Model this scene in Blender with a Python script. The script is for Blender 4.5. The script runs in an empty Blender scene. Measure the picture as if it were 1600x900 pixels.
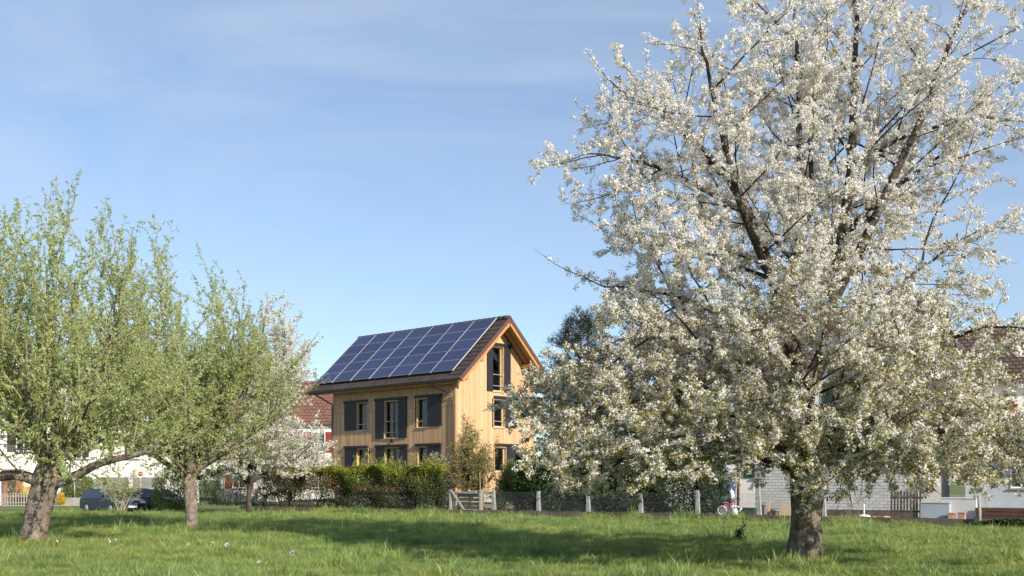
import bpy, math, random
import numpy as np
from mathutils import Vector, Matrix

# ------------------------------------------------------------------ camera, sky, sun, exposure
scene = bpy.context.scene
COL = scene.collection
F = 1640.0            # focal length in photo pixels (1600 wide)
EYE = 1.6
HORIZON = 750.0
cam_data = bpy.data.cameras.new('camera')
cam = bpy.data.objects.new('camera', cam_data)
COL.objects.link(cam)
cam.location = (0, 0, EYE)
cam.rotation_euler = (math.radians(90), 0, 0)
cam_data.sensor_width = 36
cam_data.lens = 36 * F / 1600
cam_data.shift_y = (HORIZON - 450) / 1600
cam_data.clip_end = 6000
scene.camera = cam

SUN_EL = math.radians(24.5)
SUN_H = Vector((0.622, -0.783, 0)).normalized()
SUN_DIR = Vector((SUN_H.x * math.cos(SUN_EL), SUN_H.y * math.cos(SUN_EL), math.sin(SUN_EL)))
sd = bpy.data.lights.new('sun', 'SUN')
sd.energy = 4.5
sd.angle = math.radians(0.6)
sd.color = (1.0, 0.90, 0.76)
sun = bpy.data.objects.new('sun', sd)
COL.objects.link(sun)
sun.rotation_euler = SUN_DIR.to_track_quat('Z', 'Y').to_euler()
sun.location = (30, -40, 40)

world = bpy.data.worlds.new('World')
scene.world = world
world.use_nodes = True
wn, wl = world.node_tree.nodes, world.node_tree.links
wn.clear()
w_out = wn.new('ShaderNodeOutputWorld')
w_bg = wn.new('ShaderNodeBackground')
w_sky = wn.new('ShaderNodeTexSky')
w_sky.sky_type = 'NISHITA'
w_sky.sun_disc = False
w_sky.sun_elevation = SUN_EL
w_sky.sun_rotation = math.atan2(SUN_H.x, SUN_H.y)
w_sky.altitude = 400
w_sky.air_density = 1.0
w_sky.dust_density = 0.1
w_sky.ozone_density = 3.2
# thin cirrus veils, all over the dome
w_tc = wn.new('ShaderNodeTexCoord')
w_map = wn.new('ShaderNodeMapping')
w_map.inputs['Location'].default_value = (6.85, 3.55, 10.65)
w_map.inputs['Rotation'].default_value = (0.2, 0.12, 0.5)
w_map.inputs['Scale'].default_value = (1.0, 2.2, 4.2)
w_n = wn.new('ShaderNodeTexNoise')
w_n.inputs['Scale'].default_value = 2.3
w_n.inputs['Detail'].default_value = 9
w_n.inputs['Roughness'].default_value = 0.55
w_n.inputs['Distortion'].default_value = 1.3
w_r = wn.new('ShaderNodeValToRGB')
w_r.color_ramp.elements[0].position = 0.38
w_r.color_ramp.elements[0].color = (0.20, 0.20, 0.20, 1)
w_r.color_ramp.elements[1].position = 0.70
w_r.color_ramp.elements[1].color = (0.52, 0.52, 0.52, 1)
w_mix = wn.new('ShaderNodeMixRGB')
SKY_STRENGTH = 0.106
w_mix.inputs[2].default_value = (0.40 / SKY_STRENGTH, 0.465 / SKY_STRENGTH, 0.565 / SKY_STRENGTH, 1)
wl.new(w_tc.outputs['Generated'], w_map.inputs['Vector'])
wl.new(w_map.outputs[0], w_n.inputs['Vector'])
wl.new(w_n.outputs['Fac'], w_r.inputs[0])
wl.new(w_r.outputs[0], w_mix.inputs[0])
wl.new(w_sky.outputs[0], w_mix.inputs[1])
wl.new(w_mix.outputs[0], w_bg.inputs[0])
w_bg.inputs[1].default_value = SKY_STRENGTH
wl.new(w_bg.outputs[0], w_out.inputs[0])

scene.view_settings.view_transform = 'Standard'
scene.view_settings.look = 'None'
scene.view_settings.gamma = 1
scene.view_settings.use_curve_mapping = False
scene.view_settings.exposure = 0.65
scene.render.engine = 'CYCLES'
scene.cycles.use_denoising = True
scene.cycles.max_bounces = 8
scene.cycles.transparent_max_bounces = 16
scene.cycles.sample_clamp_indirect = 6

# ------------------------------------------------------------------ helpers
rnd = random.Random(7)


def at(px, D):
    """ground plan X of a photo column at depth D"""
    return (px - 800) / F * D


def zat(py, D):
    return EYE + (HORIZON - py) / F * D


def tag(o, label=None, cat=None, group=None, kind=None):
    if label: o['label'] = label
    if cat: o['category'] = cat
    if group: o['group'] = group
    if kind: o['kind'] = kind
    return o


def empty(name, loc=(0, 0, 0), rz=0.0):
    o = bpy.data.objects.new(name, None)
    COL.objects.link(o)
    o.location = loc
    o.rotation_euler = (0, 0, rz)
    o.empty_display_size = 0.2
    return o


def inst(name, me, parent=None, loc=(0, 0, 0), rot=(0, 0, 0), scale=(1, 1, 1)):
    o = bpy.data.objects.new(name, me)
    COL.objects.link(o)
    o.parent = parent
    o.location = loc
    o.rotation_euler = rot
    o.scale = scale
    return o


def mesh_np(name, V, faces, mat=None, var=None, smooth=False):
    """faces: list of (m,k) int arrays; var: per-face float attribute"""
    me = bpy.data.meshes.new(name)
    V = np.asarray(V, dtype=np.float32)
    fl = [np.asarray(f, dtype=np.int32) for f in faces if len(f)]
    idx = np.concatenate([f.ravel() for f in fl])
    tot = np.concatenate([np.full(len(f), f.shape[1], dtype=np.int32) for f in fl])
    start = np.concatenate([[0], np.cumsum(tot)[:-1]]).astype(np.int32)
    me.vertices.add(len(V))
    me.vertices.foreach_set('co', V.ravel())
    me.loops.add(len(idx))
    me.loops.foreach_set('vertex_index', idx)
    me.polygons.add(len(tot))
    me.polygons.foreach_set('loop_start', start)
    me.polygons.foreach_set('loop_total', tot)
    if smooth:
        me.polygons.foreach_set('use_smooth', np.ones(len(tot), dtype=bool))
    if var is not None:
        a = me.attributes.new('var', 'FLOAT', 'FACE')
        a.data.foreach_set('value', np.asarray(var, dtype=np.float32))
    me.update(calc_edges=True)
    if mat: me.materials.append(mat)
    return me


class MB:
    """collects boxes, prisms, tubes and lathes into one mesh"""

    def __init__(s):
        s.v, s.f, s.sm = [], [], []

    def add(s, vs, fs, smooth=False):
        b = len(s.v)
        s.v += [tuple(v) for v in vs]
        s.f += [tuple(i + b for i in f) for f in fs]
        s.sm += [smooth] * len(fs)
        return s

    def box(s, x0, x1, y0, y1, z0, z1):
        vs = [(x, y, z) for z in (z0, z1) for y in (y0, y1) for x in (x0, x1)]
        return s.add(vs, [(0, 2, 3, 1), (4, 5, 7, 6), (0, 1, 5, 4), (2, 6, 7, 3), (0, 4, 6, 2), (1, 3, 7, 5)])

    def bbox(s, x0, x1, y0, y1, z0, z1, b=0.01):
        """box with chamfered edges"""
        vs, idx = [], {}
        for k, (z, zz) in enumerate(((z0, 1), (z1, -1))):
            for j, (y, yy) in enumerate(((y0, 1), (y1, -1))):
                for i, (x, xx) in enumerate(((x0, 1), (x1, -1))):
                    for a in range(3):
                        p = [x + xx * b, y + yy * b, z + zz * b]
                        p[a] = (x, y, z)[a]
                        idx[i, j, k, a] = len(vs)
                        vs.append(p)
        fs = []
        for a in range(3):
            u, w = [(1, 2), (0, 2), (0, 1)][a]
            for e in (0, 1):
                q = []
                for (m, n) in ((0, 0), (1, 0), (1, 1), (0, 1)):
                    c = [0, 0, 0]; c[a] = e; c[u] = m; c[w] = n
                    q.append(idx[c[0], c[1], c[2], a])
                fs.append(q)
            for m in (0, 1):
                for n in (0, 1):
                    c = [0, 0, 0]; c[u] = m; c[w] = n
                    d = list(c); d[a] = 1
                    fs.append([idx[(*c, u)], idx[(*d, u)], idx[(*d, w)], idx[(*c, w)]])
        for i in (0, 1):
            for j in (0, 1):
                for k in (0, 1):
                    fs.append([idx[i, j, k, 0], idx[i, j, k, 1], idx[i, j, k, 2]])
        # orient outward
        c = Vector(((x0 + x1) / 2, (y0 + y1) / 2, (z0 + z1) / 2))
        out = []
        for f in fs:
            p = [Vector(vs[q]) for q in f]
            n = (p[1] - p[0]).cross(p[2] - p[0])
            out.append(f if n.dot(sum(p, Vector()) / len(p) - c) > 0 else f[::-1])
        return s.add(vs, out)

    def hexa(s, vs):
        """8 corners, order as box"""
        return s.add(vs, [(0, 2, 3, 1), (4, 5, 7, 6), (0, 1, 5, 4), (2, 6, 7, 3), (0, 4, 6, 2), (1, 3, 7, 5)])

    def prism(s, poly, a0, a1, axis='y'):
        n = len(poly)
        if axis == 'y': P = lambda p, a: (p[0], a, p[1])
        elif axis == 'x': P = lambda p, a: (a, p[0], p[1])
        else: P = lambda p, a: (p[0], p[1], a)
        vs = [P(p, a0) for p in poly] + [P(p, a1) for p in poly]
        fs = [tuple(range(n))[::-1], tuple(range(n, 2 * n))]
        fs += [(i, (i + 1) % n, n + (i + 1) % n, n + i) for i in range(n)]
        if axis == 'y': fs = [f[::-1] for f in fs]
        return s.add(vs, fs)

    def bar(s, p, q, w, h=None):
        """rectangular bar between two points"""
        h = h or w
        p, q = Vector(p), Vector(q)
        t = (q - p).normalized()
        up = Vector((0, 0, 1)) if abs(t.z) < 0.95 else Vector((0, 1, 0))
        a = t.cross(up).normalized(); b = a.cross(t).normalized()
        vs = []
        for e in (p, q):
            vs += [e + a * sx * w / 2 + b * sy * h / 2 for sx, sy in ((-1, -1), (1, -1), (1, 1), (-1, 1))]
        return s.add(vs, [(3, 2, 1, 0), (4, 5, 6, 7), (0, 1, 5, 4), (1, 2, 6, 5), (2, 3, 7, 6), (3, 0, 4, 7)])

    def tube(s, pts, rad, n=8, smooth=True):
        pts = [Vector(p) for p in pts]
        if not hasattr(rad, '__len__'): rad = [rad] * len(pts)
        vs, fs = [], []
        for i, p in enumerate(pts):
            t = (pts[min(i + 1, len(pts) - 1)] - pts[max(i - 1, 0)]).normalized()
            up = Vector((0, 0, 1)) if abs(t.z) < 0.9 else Vector((0, 1, 0))
            a = t.cross(up).normalized(); b = a.cross(t)
            for k in range(n):
                th = 2 * math.pi * k / n
                vs.append(p + (a * math.cos(th) + b * math.sin(th)) * rad[i])
        for i in range(len(pts) - 1):
            for k in range(n):
                fs.append((i * n + k, i * n + (k + 1) % n, (i + 1) * n + (k + 1) % n, (i + 1) * n + k))
        fs.append(tuple(range(n))[::-1]); fs.append(tuple((len(pts) - 1) * n + k for k in range(n)))
        return s.add(vs, fs, smooth)

    def lathe(s, prof, c=(0, 0, 0), n=16, axis='z'):
        vs, fs = [], []
        for (r, z) in prof:
            for k in range(n):
                th = 2 * math.pi * k / n
                x, y = r * math.cos(th), r * math.sin(th)
                vs.append((c[0] + x, c[1] + y, c[2] + z) if axis == 'z' else (c[0] + x, c[1] + z, c[2] + y))
        m = len(prof)
        for i in range(m - 1):
            for k in range(n):
                fs.append((i * n + k, i * n + (k + 1) % n, (i + 1) * n + (k + 1) % n, (i + 1) * n + k))
        fs.append(tuple(range(n))[::-1]); fs.append(tuple((m - 1) * n + k for k in range(n)))
        if axis == 'y': fs = [f[::-1] for f in fs]
        return s.add(vs, fs, True)

    def mesh(s, name, mat):
        me = bpy.data.meshes.new(name)
        me.from_pydata(s.v, [], s.f)
        me.polygons.foreach_set('use_smooth', s.sm)
        me.materials.append(mat)
        me.update()
        return me

    def build(s, name, mat, parent=None, loc=(0, 0, 0), rot=(0, 0, 0)):
        return inst(name, s.mesh(name, mat), parent, loc, rot)


# ------------------------------------------------------------------ materials
def nodes_of(name):
    m = bpy.data.materials.new(name)
    m.use_nodes = True
    n, l = m.node_tree.nodes, m.node_tree.links
    return m, n, l, n['Principled BSDF']


def surf(name, col, rough=0.7, var=0.18, scale=6.0, bump=0.0, bscale=40.0, metal=0.0, spec=0.3, stretch=(1, 1, 1), objvar=0.0, coat=0.0):
    m, n, l, b = nodes_of(name)
    b.inputs['Roughness'].default_value = rough
    b.inputs['Metallic'].default_value = metal
    b.inputs['Specular IOR Level'].default_value = spec
    if coat: b.inputs['Coat Weight'].default_value = coat
    tc = n.new('ShaderNodeTexCoord'); mp = n.new('ShaderNodeMapping')
    mp.inputs['Scale'].default_value = stretch
    l.new(tc.outputs['Object'], mp.inputs[0])
    nz = n.new('ShaderNodeTexNoise')
    nz.inputs['Scale'].default_value = scale; nz.inputs['Detail'].default_value = 7; nz.inputs['Roughness'].default_value = 0.6
    l.new(mp.outputs[0], nz.inputs['Vector'])
    rp = n.new('ShaderNodeValToRGB')
    rp.color_ramp.elements[0].position = 0.3; rp.color_ramp.elements[1].position = 0.7
    rp.color_ramp.elements[0].color = (*[c * (1 - var) for c in col], 1)
    rp.color_ramp.elements[1].color = (*[min(1, c * (1 + var)) for c in col], 1)
    l.new(nz.outputs['Fac'], rp.inputs[0])
    last = rp.outputs[0]
    if objvar:
        oi = n.new('ShaderNodeObjectInfo'); mr = n.new('ShaderNodeMapRange')
        mr.inputs[3].default_value = 1 - objvar; mr.inputs[4].default_value = 1 + objvar
        l.new(oi.outputs['Random'], mr.inputs[0])
        mx = n.new('ShaderNodeMixRGB'); mx.blend_type = 'MULTIPLY'; mx.inputs[0].default_value = 1
        l.new(last, mx.inputs[1]); l.new(mr.outputs[0], mx.inputs[2])
        last = mx.outputs[0]
    l.new(last, b.inputs['Base Color'])
    if bump:
        n2 = n.new('ShaderNodeTexNoise'); n2.inputs['Scale'].default_value = bscale; n2.inputs['Detail'].default_value = 8
        l.new(mp.outputs[0], n2.inputs['Vector'])
        bp = n.new('ShaderNodeBump'); bp.inputs['Strength'].default_value = bump; bp.inputs['Distance'].default_value = 0.03
        l.new(n2.outputs['Fac'], bp.inputs['Height']); l.new(bp.outputs[0], b.inputs['Normal'])
    return m


def leafmat(name, cols, transl=0.35, rough=0.5, gloss=0.06, patch=None, tone=0.0):
    """cols: list of (pos, colour) for the per-face 'var' attribute"""
    m = bpy.data.materials.new(name); m.use_nodes = True
    n, l = m.node_tree.nodes, m.node_tree.links
    n.clear()
    out = n.new('ShaderNodeOutputMaterial')
    at_ = n.new('ShaderNodeAttribute'); at_.attribute_name = 'var'
    rp = n.new('ShaderNodeValToRGB')
    el = rp.color_ramp.elements
    el[0].position = cols[0][0]; el[0].color = (*cols[0][1], 1)
    el[1].position = cols[-1][0]; el[1].color = (*cols[-1][1], 1)
    for p, c in cols[1:-1]:
        e = el.new(p); e.color = (*c, 1)
    l.new(at_.outputs['Fac'], rp.inputs[0])
    last = rp.outputs[0]
    if patch:
        g = n.new('ShaderNodeNewGeometry')
        for (sc, amt, colr) in patch:
            nz = n.new('ShaderNodeTexNoise'); nz.inputs['Scale'].default_value = sc; nz.inputs['Detail'].default_value = 4
            l.new(g.outputs['Position'], nz.inputs['Vector'])
            r2 = n.new('ShaderNodeValToRGB')
            r2.color_ramp.elements[0].position = 0.42; r2.color_ramp.elements[0].color = (0, 0, 0, 1)
            r2.color_ramp.elements[1].position = 0.62; r2.color_ramp.elements[1].color = (amt, amt, amt, 1)
            l.new(nz.outputs['Fac'], r2.inputs[0])
            mx = n.new('ShaderNodeMixRGB'); mx.inputs[2].default_value = (*colr, 1)
            l.new(r2.outputs[0], mx.inputs[0]); l.new(last, mx.inputs[1]); last = mx.outputs[0]
    if tone:
        oi = n.new('ShaderNodeObjectInfo'); mr = n.new('ShaderNodeMapRange')
        mr.inputs[3].default_value = 1 - tone; mr.inputs[4].default_value = 1 + tone
        l.new(oi.outputs['Random'], mr.inputs[0])
        mx = n.new('ShaderNodeMixRGB'); mx.blend_type = 'MULTIPLY'; mx.inputs[0].default_value = 1
        l.new(last, mx.inputs[1]); l.new(mr.outputs[0], mx.inputs[2]); last = mx.outputs[0]
    d = n.new('ShaderNodeBsdfDiffuse'); t = n.new('ShaderNodeBsdfTranslucent'); gl = n.new('ShaderNodeBsdfGlossy')
    gl.inputs['Roughness'].default_value = rough
    gl.inputs['Color'].default_value = (0.8, 0.8, 0.8, 1)
    m1 = n.new('ShaderNodeMixShader'); m1.inputs[0].default_value = transl
    m2 = n.new('ShaderNodeMixShader'); m2.inputs[0].default_value = gloss
    l.new(last, d.inputs[0]); l.new(last, t.inputs[0])
    l.new(d.outputs[0], m1.inputs[1]); l.new(t.outputs[0], m1.inputs[2])
    l.new(m1.outputs[0], m2.inputs[1]); l.new(gl.outputs[0], m2.inputs[2])
    l.new(m2.outputs[0], out.inputs[0])
    return m


def glassmat(name, tint=(0.9, 0.93, 0.95), mixmin=0.12):
    m = bpy.data.materials.new(name); m.use_nodes = True
    n, l = m.node_tree.nodes, m.node_tree.links
    n.clear()
    out = n.new('ShaderNodeOutputMaterial')
    tr = n.new('ShaderNodeBsdfTransparent'); tr.inputs[0].default_value = (*tint, 1)
    gl = n.new('ShaderNodeBsdfGlossy'); gl.inputs['Roughness'].default_value = 0.03
    fr = n.new('ShaderNodeFresnel'); fr.inputs[0].default_value = 1.6
    ad = n.new('ShaderNodeMath'); ad.inputs[1].default_value = mixmin
    nz = n.new('ShaderNodeTexNoise'); nz.inputs['Scale'].default_value = 1.5
    bp = n.new('ShaderNodeBump'); bp.inputs['Strength'].default_value = 0.02
    l.new(nz.outputs['Fac'], bp.inputs['Height']); l.new(bp.outputs[0], gl.inputs['Normal'])
    l.new(fr.outputs[0], ad.inputs[0])
    mx = n.new('ShaderNodeMixShader')
    l.new(ad.outputs[0], mx.inputs[0]); l.new(tr.outputs[0], mx.inputs[1]); l.new(gl.outputs[0], mx.inputs[2])
    l.new(mx.outputs[0], out.inputs[0])
    return m


M = {}
M['boards'] = surf('larch_boards', (0.55, 0.355, 0.198), 0.65, 0.16, 3.0, 0.15, 30, stretch=(6, 6, 0.5), objvar=0.14)
M['timber'] = surf('timber', (0.42, 0.225, 0.085), 0.6, 0.15, 4, 0.1, 30, stretch=(2, 2, 2))
M['reveal'] = surf('reveal_wood', (0.55, 0.39, 0.22), 0.6, 0.12, 4)
M['anthracite'] = surf('anthracite_paint', (0.022, 0.023, 0.027), 0.5, 0.15, 5)
M['tile_dark'] = surf('dark_roof_tile', (0.062, 0.048, 0.045), 0.75, 0.3, 5, 0.2, 50, objvar=0.22)
M['gutter'] = surf('gutter_metal', (0.11, 0.09, 0.085), 0.42, 0.1, 5, metal=0.3)
M['copper'] = surf('verge_metal', (0.13, 0.066, 0.055), 0.5, 0.15, 5, metal=0.2)
M['alu'] = surf('bright_aluminium', (0.48, 0.49, 0.51), 0.42, 0.06, 8, metal=0.25)
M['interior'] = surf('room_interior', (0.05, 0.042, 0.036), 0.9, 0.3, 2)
M['curtain'] = surf('curtain_cloth', (0.26, 0.24, 0.21), 0.9, 0.15, 8)
M['glass'] = glassmat('window_glass', (0.75, 0.8, 0.82), 0.02)
M['plaster_white'] = surf('white_plaster', (0.74, 0.72, 0.68), 0.85, 0.07, 1.6, 0.15, 60)
M['plaster_grey'] = surf('grey_plaster', (0.52, 0.52, 0.52), 0.85, 0.08, 1.4, 0.15, 60)
M['shade_and_box_blue'] = surf('bluish_wall_shade_and_box', (0.33, 0.37, 0.42), 0.85, 0.1, 1.4, 0.15, 60)  # bluish shade of a lower house wall as colour; also the storage box
M['plinth'] = surf('concrete_plinth', (0.32, 0.30, 0.28), 0.9, 0.2, 3, 0.3, 40)
M['tile_red'] = surf('red_roof_tile', (0.19, 0.095, 0.07), 0.8, 0.35, 4, 0.2, 40)
M['tile_brown'] = surf('brown_roof_tile', (0.10, 0.070, 0.058), 0.75, 0.3, 3, 0.2, 40)
M['red_paint'] = surf('red_shutter_paint', (0.28, 0.045, 0.04), 0.6, 0.15, 4)
M['green_paint'] = surf('green_shutter_paint', (0.02, 0.06, 0.045), 0.6, 0.2, 4)
M['porch'] = surf('porch_render', (0.30, 0.13, 0.09), 0.8, 0.15, 4)
M['white_paint'] = surf('white_paint', (0.78, 0.78, 0.77), 0.5, 0.05, 4)
M['brick'] = surf('painted_brick', (0.50, 0.50, 0.50), 0.85, 0.12, 9, 0.4, 30, objvar=0.09)
M['mortar'] = surf('mortar', (0.24, 0.23, 0.22), 0.95, 0.2, 12)
M['conc'] = surf('weathered_concrete', (0.12, 0.10, 0.082), 0.92, 0.4, 2.2, 0.6, 22, objvar=0.08)
M['conc_post'] = surf('concrete_post', (0.30, 0.31, 0.31), 0.9, 0.35, 5, 0.4, 40)
M['wire'] = surf('galvanised_wire', (0.12, 0.14, 0.14), 0.6, 0.1, 8)
M['grey_wood'] = surf('weathered_grey_wood', (0.33, 0.30, 0.265), 0.85, 0.25, 5, 0.3, 40, stretch=(1, 1, 4), objvar=0.1)
M['dark_wood'] = surf('dark_wood', (0.085, 0.07, 0.058), 0.85, 0.3, 5, 0.3, 40, objvar=0.2)
M['tan_board'] = surf('chipboard', (0.46, 0.36, 0.25), 0.85, 0.12, 14, 0.2, 60)
M['asphalt'] = surf('asphalt', (0.16, 0.155, 0.15), 0.9, 0.18, 0.7, 0.3, 60)
M['kerb'] = surf('kerb_stone', (0.30, 0.29, 0.28), 0.9, 0.2, 3, 0.3, 40)
M['soil'] = surf('garden_soil', (0.19, 0.17, 0.11), 0.95, 0.35, 0.6, 0.4, 8)
M['turf'] = surf('turf_base', (0.12, 0.15, 0.04), 0.95, 0.35, 0.25, 0.5, 6)
M['pole'] = surf('grey_pole_metal', (0.4, 0.4, 0.4), 0.5, 0.1, 6, metal=0.4)
M['sign_red'] = surf('sign_red', (0.60, 0.035, 0.02), 0.5, 0.08, 6)
M['sign_pale'] = surf('sign_pale', (0.8, 0.55, 0.40), 0.5, 0.05, 6)
M['car_blue'] = surf('dark_blue_car_paint', (0.012, 0.022, 0.06), 0.25, 0.1, 3, spec=0.5, coat=0.25)
M['car_grey'] = surf('dark_grey_car_paint', (0.03, 0.032, 0.04), 0.25, 0.1, 3, spec=0.5, coat=0.25)
M['car_glass'] = surf('car_glass', (0.02, 0.025, 0.03), 0.08, 0.1, 3, spec=0.8)
M['tyre'] = surf('tyre_rubber', (0.02, 0.02, 0.02), 0.9, 0.2, 8)
M['lamp_clear'] = surf('headlamp_lens', (0.75, 0.75, 0.75), 0.15, 0.05, 8, spec=0.7)
M['lamp_red'] = surf('tail_lamp_lens', (0.30, 0.015, 0.015), 0.2, 0.05, 8, spec=0.6)
M['garage'] = surf('garage_door_grey', (0.21, 0.20, 0.205), 0.6, 0.1, 2)
M['pink'] = surf('pink_bike_paint', (0.50, 0.16, 0.25), 0.5, 0.1, 8)
M['wall_shade_blue'] = surf('bluish_wall_shade', (0.13, 0.17, 0.27), 0.7, 0.2, 4)  # blue shade on a stretch of house wall, given as a colour
M['terracotta'] = surf('terracotta', (0.42, 0.26, 0.19), 0.85, 0.2, 9, objvar=0.15)
M['brown_pole'] = surf('rusty_brown_pole', (0.09, 0.05, 0.035), 0.8, 0.3, 8)


def solar_material():
    m, n, l, b = nodes_of('solar_cells')
    tc = n.new('ShaderNodeTexCoord')
    br = n.new('ShaderNodeTexBrick')
    br.offset = 0.0
    br.inputs['Color1'].default_value = (0.028, 0.038, 0.10, 1)
    br.inputs['Color2'].default_value = (0.034, 0.045, 0.12, 1)
    br.inputs['Mortar'].default_value = (0.05, 0.06, 0.10, 1)
    br.inputs['Scale'].default_value = 1.0
    br.inputs['Mortar Size'].default_value = 0.006
    br.inputs['Brick Width'].default_value = 0.165
    br.inputs['Row Height'].default_value = 0.165
    l.new(tc.outputs['Object'], br.inputs['Vector'])
    oi = n.new('ShaderNodeObjectInfo'); mr = n.new('ShaderNodeMapRange')
    mr.inputs[3].default_value = 0.8; mr.inputs[4].default_value = 1.2
    l.new(oi.outputs['Random'], mr.inputs[0])
    mx = n.new('ShaderNodeMixRGB'); mx.blend_type = 'MULTIPLY'; mx.inputs[0].default_value = 1
    l.new(br.outputs['Color'], mx.inputs[1]); l.new(mr.outputs[0], mx.inputs[2])
    l.new(mx.outputs[0], b.inputs['Base Color'])
    b.inputs['Roughness'].default_value = 0.2
    b.inputs['Specular IOR Level'].default_value = 0.35
    return m


M['solar'] = solar_material()


def bark_material(name, c0, c1, moss=None, scale=7.0):
    m, n, l, b = nodes_of(name)
    tc = n.new('ShaderNodeTexCoord'); mp = n.new('ShaderNodeMapping')
    mp.inputs['Scale'].default_value = (1, 1, 0.8)
    l.new(tc.outputs['Object'], mp.inputs[0])
    vz = n.new('ShaderNodeTexVoronoi'); vz.feature = 'DISTANCE_TO_EDGE'; vz.inputs['Scale'].default_value = scale * 1.6
    nz = n.new('ShaderNodeTexNoise'); nz.inputs['Scale'].default_value = scale; nz.inputs['Detail'].default_value = 9; nz.inputs['Roughness'].default_value = 0.65
    l.new(mp.outputs[0], nz.inputs['Vector'])
    ds = n.new('ShaderNodeMixRGB'); ds.blend_type = 'LINEAR_LIGHT'; ds.inputs[0].default_value = 0.12
    l.new(mp.outputs[0], ds.inputs[1]); l.new(nz.outputs['Color'], ds.inputs[2]); l.new(ds.outputs[0], vz.inputs['Vector'])
    rp = n.new('ShaderNodeValToRGB')
    rp.color_ramp.elements[0].position = 0.36; rp.color_ramp.elements[0].color = (*c0, 1)
    rp.color_ramp.elements[1].position = 0.66; rp.color_ramp.elements[1].color = (*c1, 1)
    l.new(nz.outputs['Fac'], rp.inputs[0])
    last = rp.outputs[0]
    if moss:
        n3 = n.new('ShaderNodeTexNoise'); n3.inputs['Scale'].default_value = 1.3; n3.inputs['Detail'].default_value = 6
        l.new(tc.outputs['Object'], n3.inputs['Vector'])
        r3 = n.new('ShaderNodeValToRGB')
        r3.color_ramp.elements[0].position = 0.45; r3.color_ramp.elements[0].color = (0, 0, 0, 1)
        r3.color_ramp.elements[1].position = 0.7; r3.color_ramp.elements[1].color = (0.6, 0.6, 0.6, 1)
        l.new(n3.outputs['Fac'], r3.inputs[0])
        mx = n.new('ShaderNodeMixRGB'); mx.inputs[2].default_value = (*moss, 1)
        l.new(r3.outputs[0], mx.inputs[0]); l.new(last, mx.inputs[1]); last = mx.outputs[0]
    l.new(last, b.inputs['Base Color'])
    b.inputs['Roughness'].default_value = 0.9; b.inputs['Specular IOR Level'].default_value = 0.15
    ad = n.new('ShaderNodeMath'); ad.operation = 'MULTIPLY_ADD'; ad.inputs[1].default_value = 0.5
    l.new(vz.outputs['Distance'], ad.inputs[0]); l.new(nz.outputs['Fac'], ad.inputs[2])
    bp = n.new('ShaderNodeBump'); bp.inputs['Strength'].default_value = 0.9; bp.inputs['Distance'].default_value = 0.05
    l.new(ad.outputs[0], bp.inputs['Height']); l.new(bp.outputs[0], b.inputs['Normal'])
    return m


M['bark_cherry'] = bark_material('cherry_bark', (0.07, 0.057, 0.046), (0.30, 0.25, 0.20), (0.055, 0.058, 0.028))
M['bark_limb'] = bark_material('cherry_limb_bark', (0.035, 0.029, 0.024), (0.11, 0.088, 0.07), None)
M['bark_pear'] = bark_material('pear_bark', (0.11, 0.085, 0.068), (0.30, 0.25, 0.21), None)
M['bark_dark'] = bark_material('dark_bark', (0.05, 0.042, 0.035), (0.12, 0.10, 0.085), None)
M['twig_brown'] = surf('brown_twigs', (0.14, 0.10, 0.08), 0.9, 0.3, 5)
M['twig_olive'] = surf('olive_twigs', (0.30, 0.27, 0.15), 0.9, 0.25, 5)
M['twig_pale'] = surf('pale_twigs', (0.38, 0.33, 0.24), 0.9, 0.25, 5)

WHITE_BLOSSOM = [(0.0, (0.68, 0.64, 0.52)), (0.3, (0.82, 0.79, 0.73)), (1.0, (0.89, 0.87, 0.84))]
M['blossom'] = leafmat('white_blossom', WHITE_BLOSSOM, 0.45, gloss=0.01, tone=0.08)
M['cherry_leaf'] = leafmat('young_cherry_leaf', [(0, (0.24, 0.23, 0.05)), (0.5, (0.32, 0.32, 0.07)), (1, (0.36, 0.27, 0.08))], 0.45)
M['pear_leaf'] = leafmat('young_pear_leaf', tone=0.2, cols=[(0, (0.32, 0.40, 0.14)), (0.6, (0.47, 0.55, 0.22)), (1, (0.58, 0.62, 0.31))], transl=0.5, gloss=0.03)
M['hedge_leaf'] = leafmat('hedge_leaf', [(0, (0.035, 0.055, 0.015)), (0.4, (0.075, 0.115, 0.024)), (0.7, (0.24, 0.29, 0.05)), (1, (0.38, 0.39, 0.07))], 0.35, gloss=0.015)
M['hedge_brown'] = leafmat('dry_hedge_leaf', [(0, (0.05, 0.03, 0.02)), (0.5, (0.12, 0.075, 0.05)), (1, (0.20, 0.15, 0.09))], 0.2)
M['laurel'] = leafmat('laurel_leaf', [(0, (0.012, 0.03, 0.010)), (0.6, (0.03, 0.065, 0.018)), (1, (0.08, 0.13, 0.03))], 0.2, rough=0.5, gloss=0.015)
M['bush_leaf'] = leafmat('bush_leaf', [(0, (0.10, 0.15, 0.03)), (0.6, (0.22, 0.29, 0.06)), (1, (0.34, 0.38, 0.08))], 0.4)
M['bronze_leaf'] = leafmat('bronze_leaf', [(0, (0.17, 0.18, 0.05)), (0.6, (0.28, 0.28, 0.08)), (1, (0.36, 0.28, 0.11))], 0.4)
M['pine'] = leafmat('pine_needles', [(0, (0.009, 0.018, 0.010)), (0.6, (0.02, 0.036, 0.018)), (1, (0.045, 0.065, 0.026))], 0.15)
M['yellow'] = leafmat('yellow_blossom', [(0, (0.65, 0.42, 0.01)), (1, (0.80, 0.58, 0.02))], 0.3)
M['lilac'] = leafmat('pale_wildflower', [(0, (0.70, 0.66, 0.74)), (1, (0.84, 0.82, 0.86))], 0.3)
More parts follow.
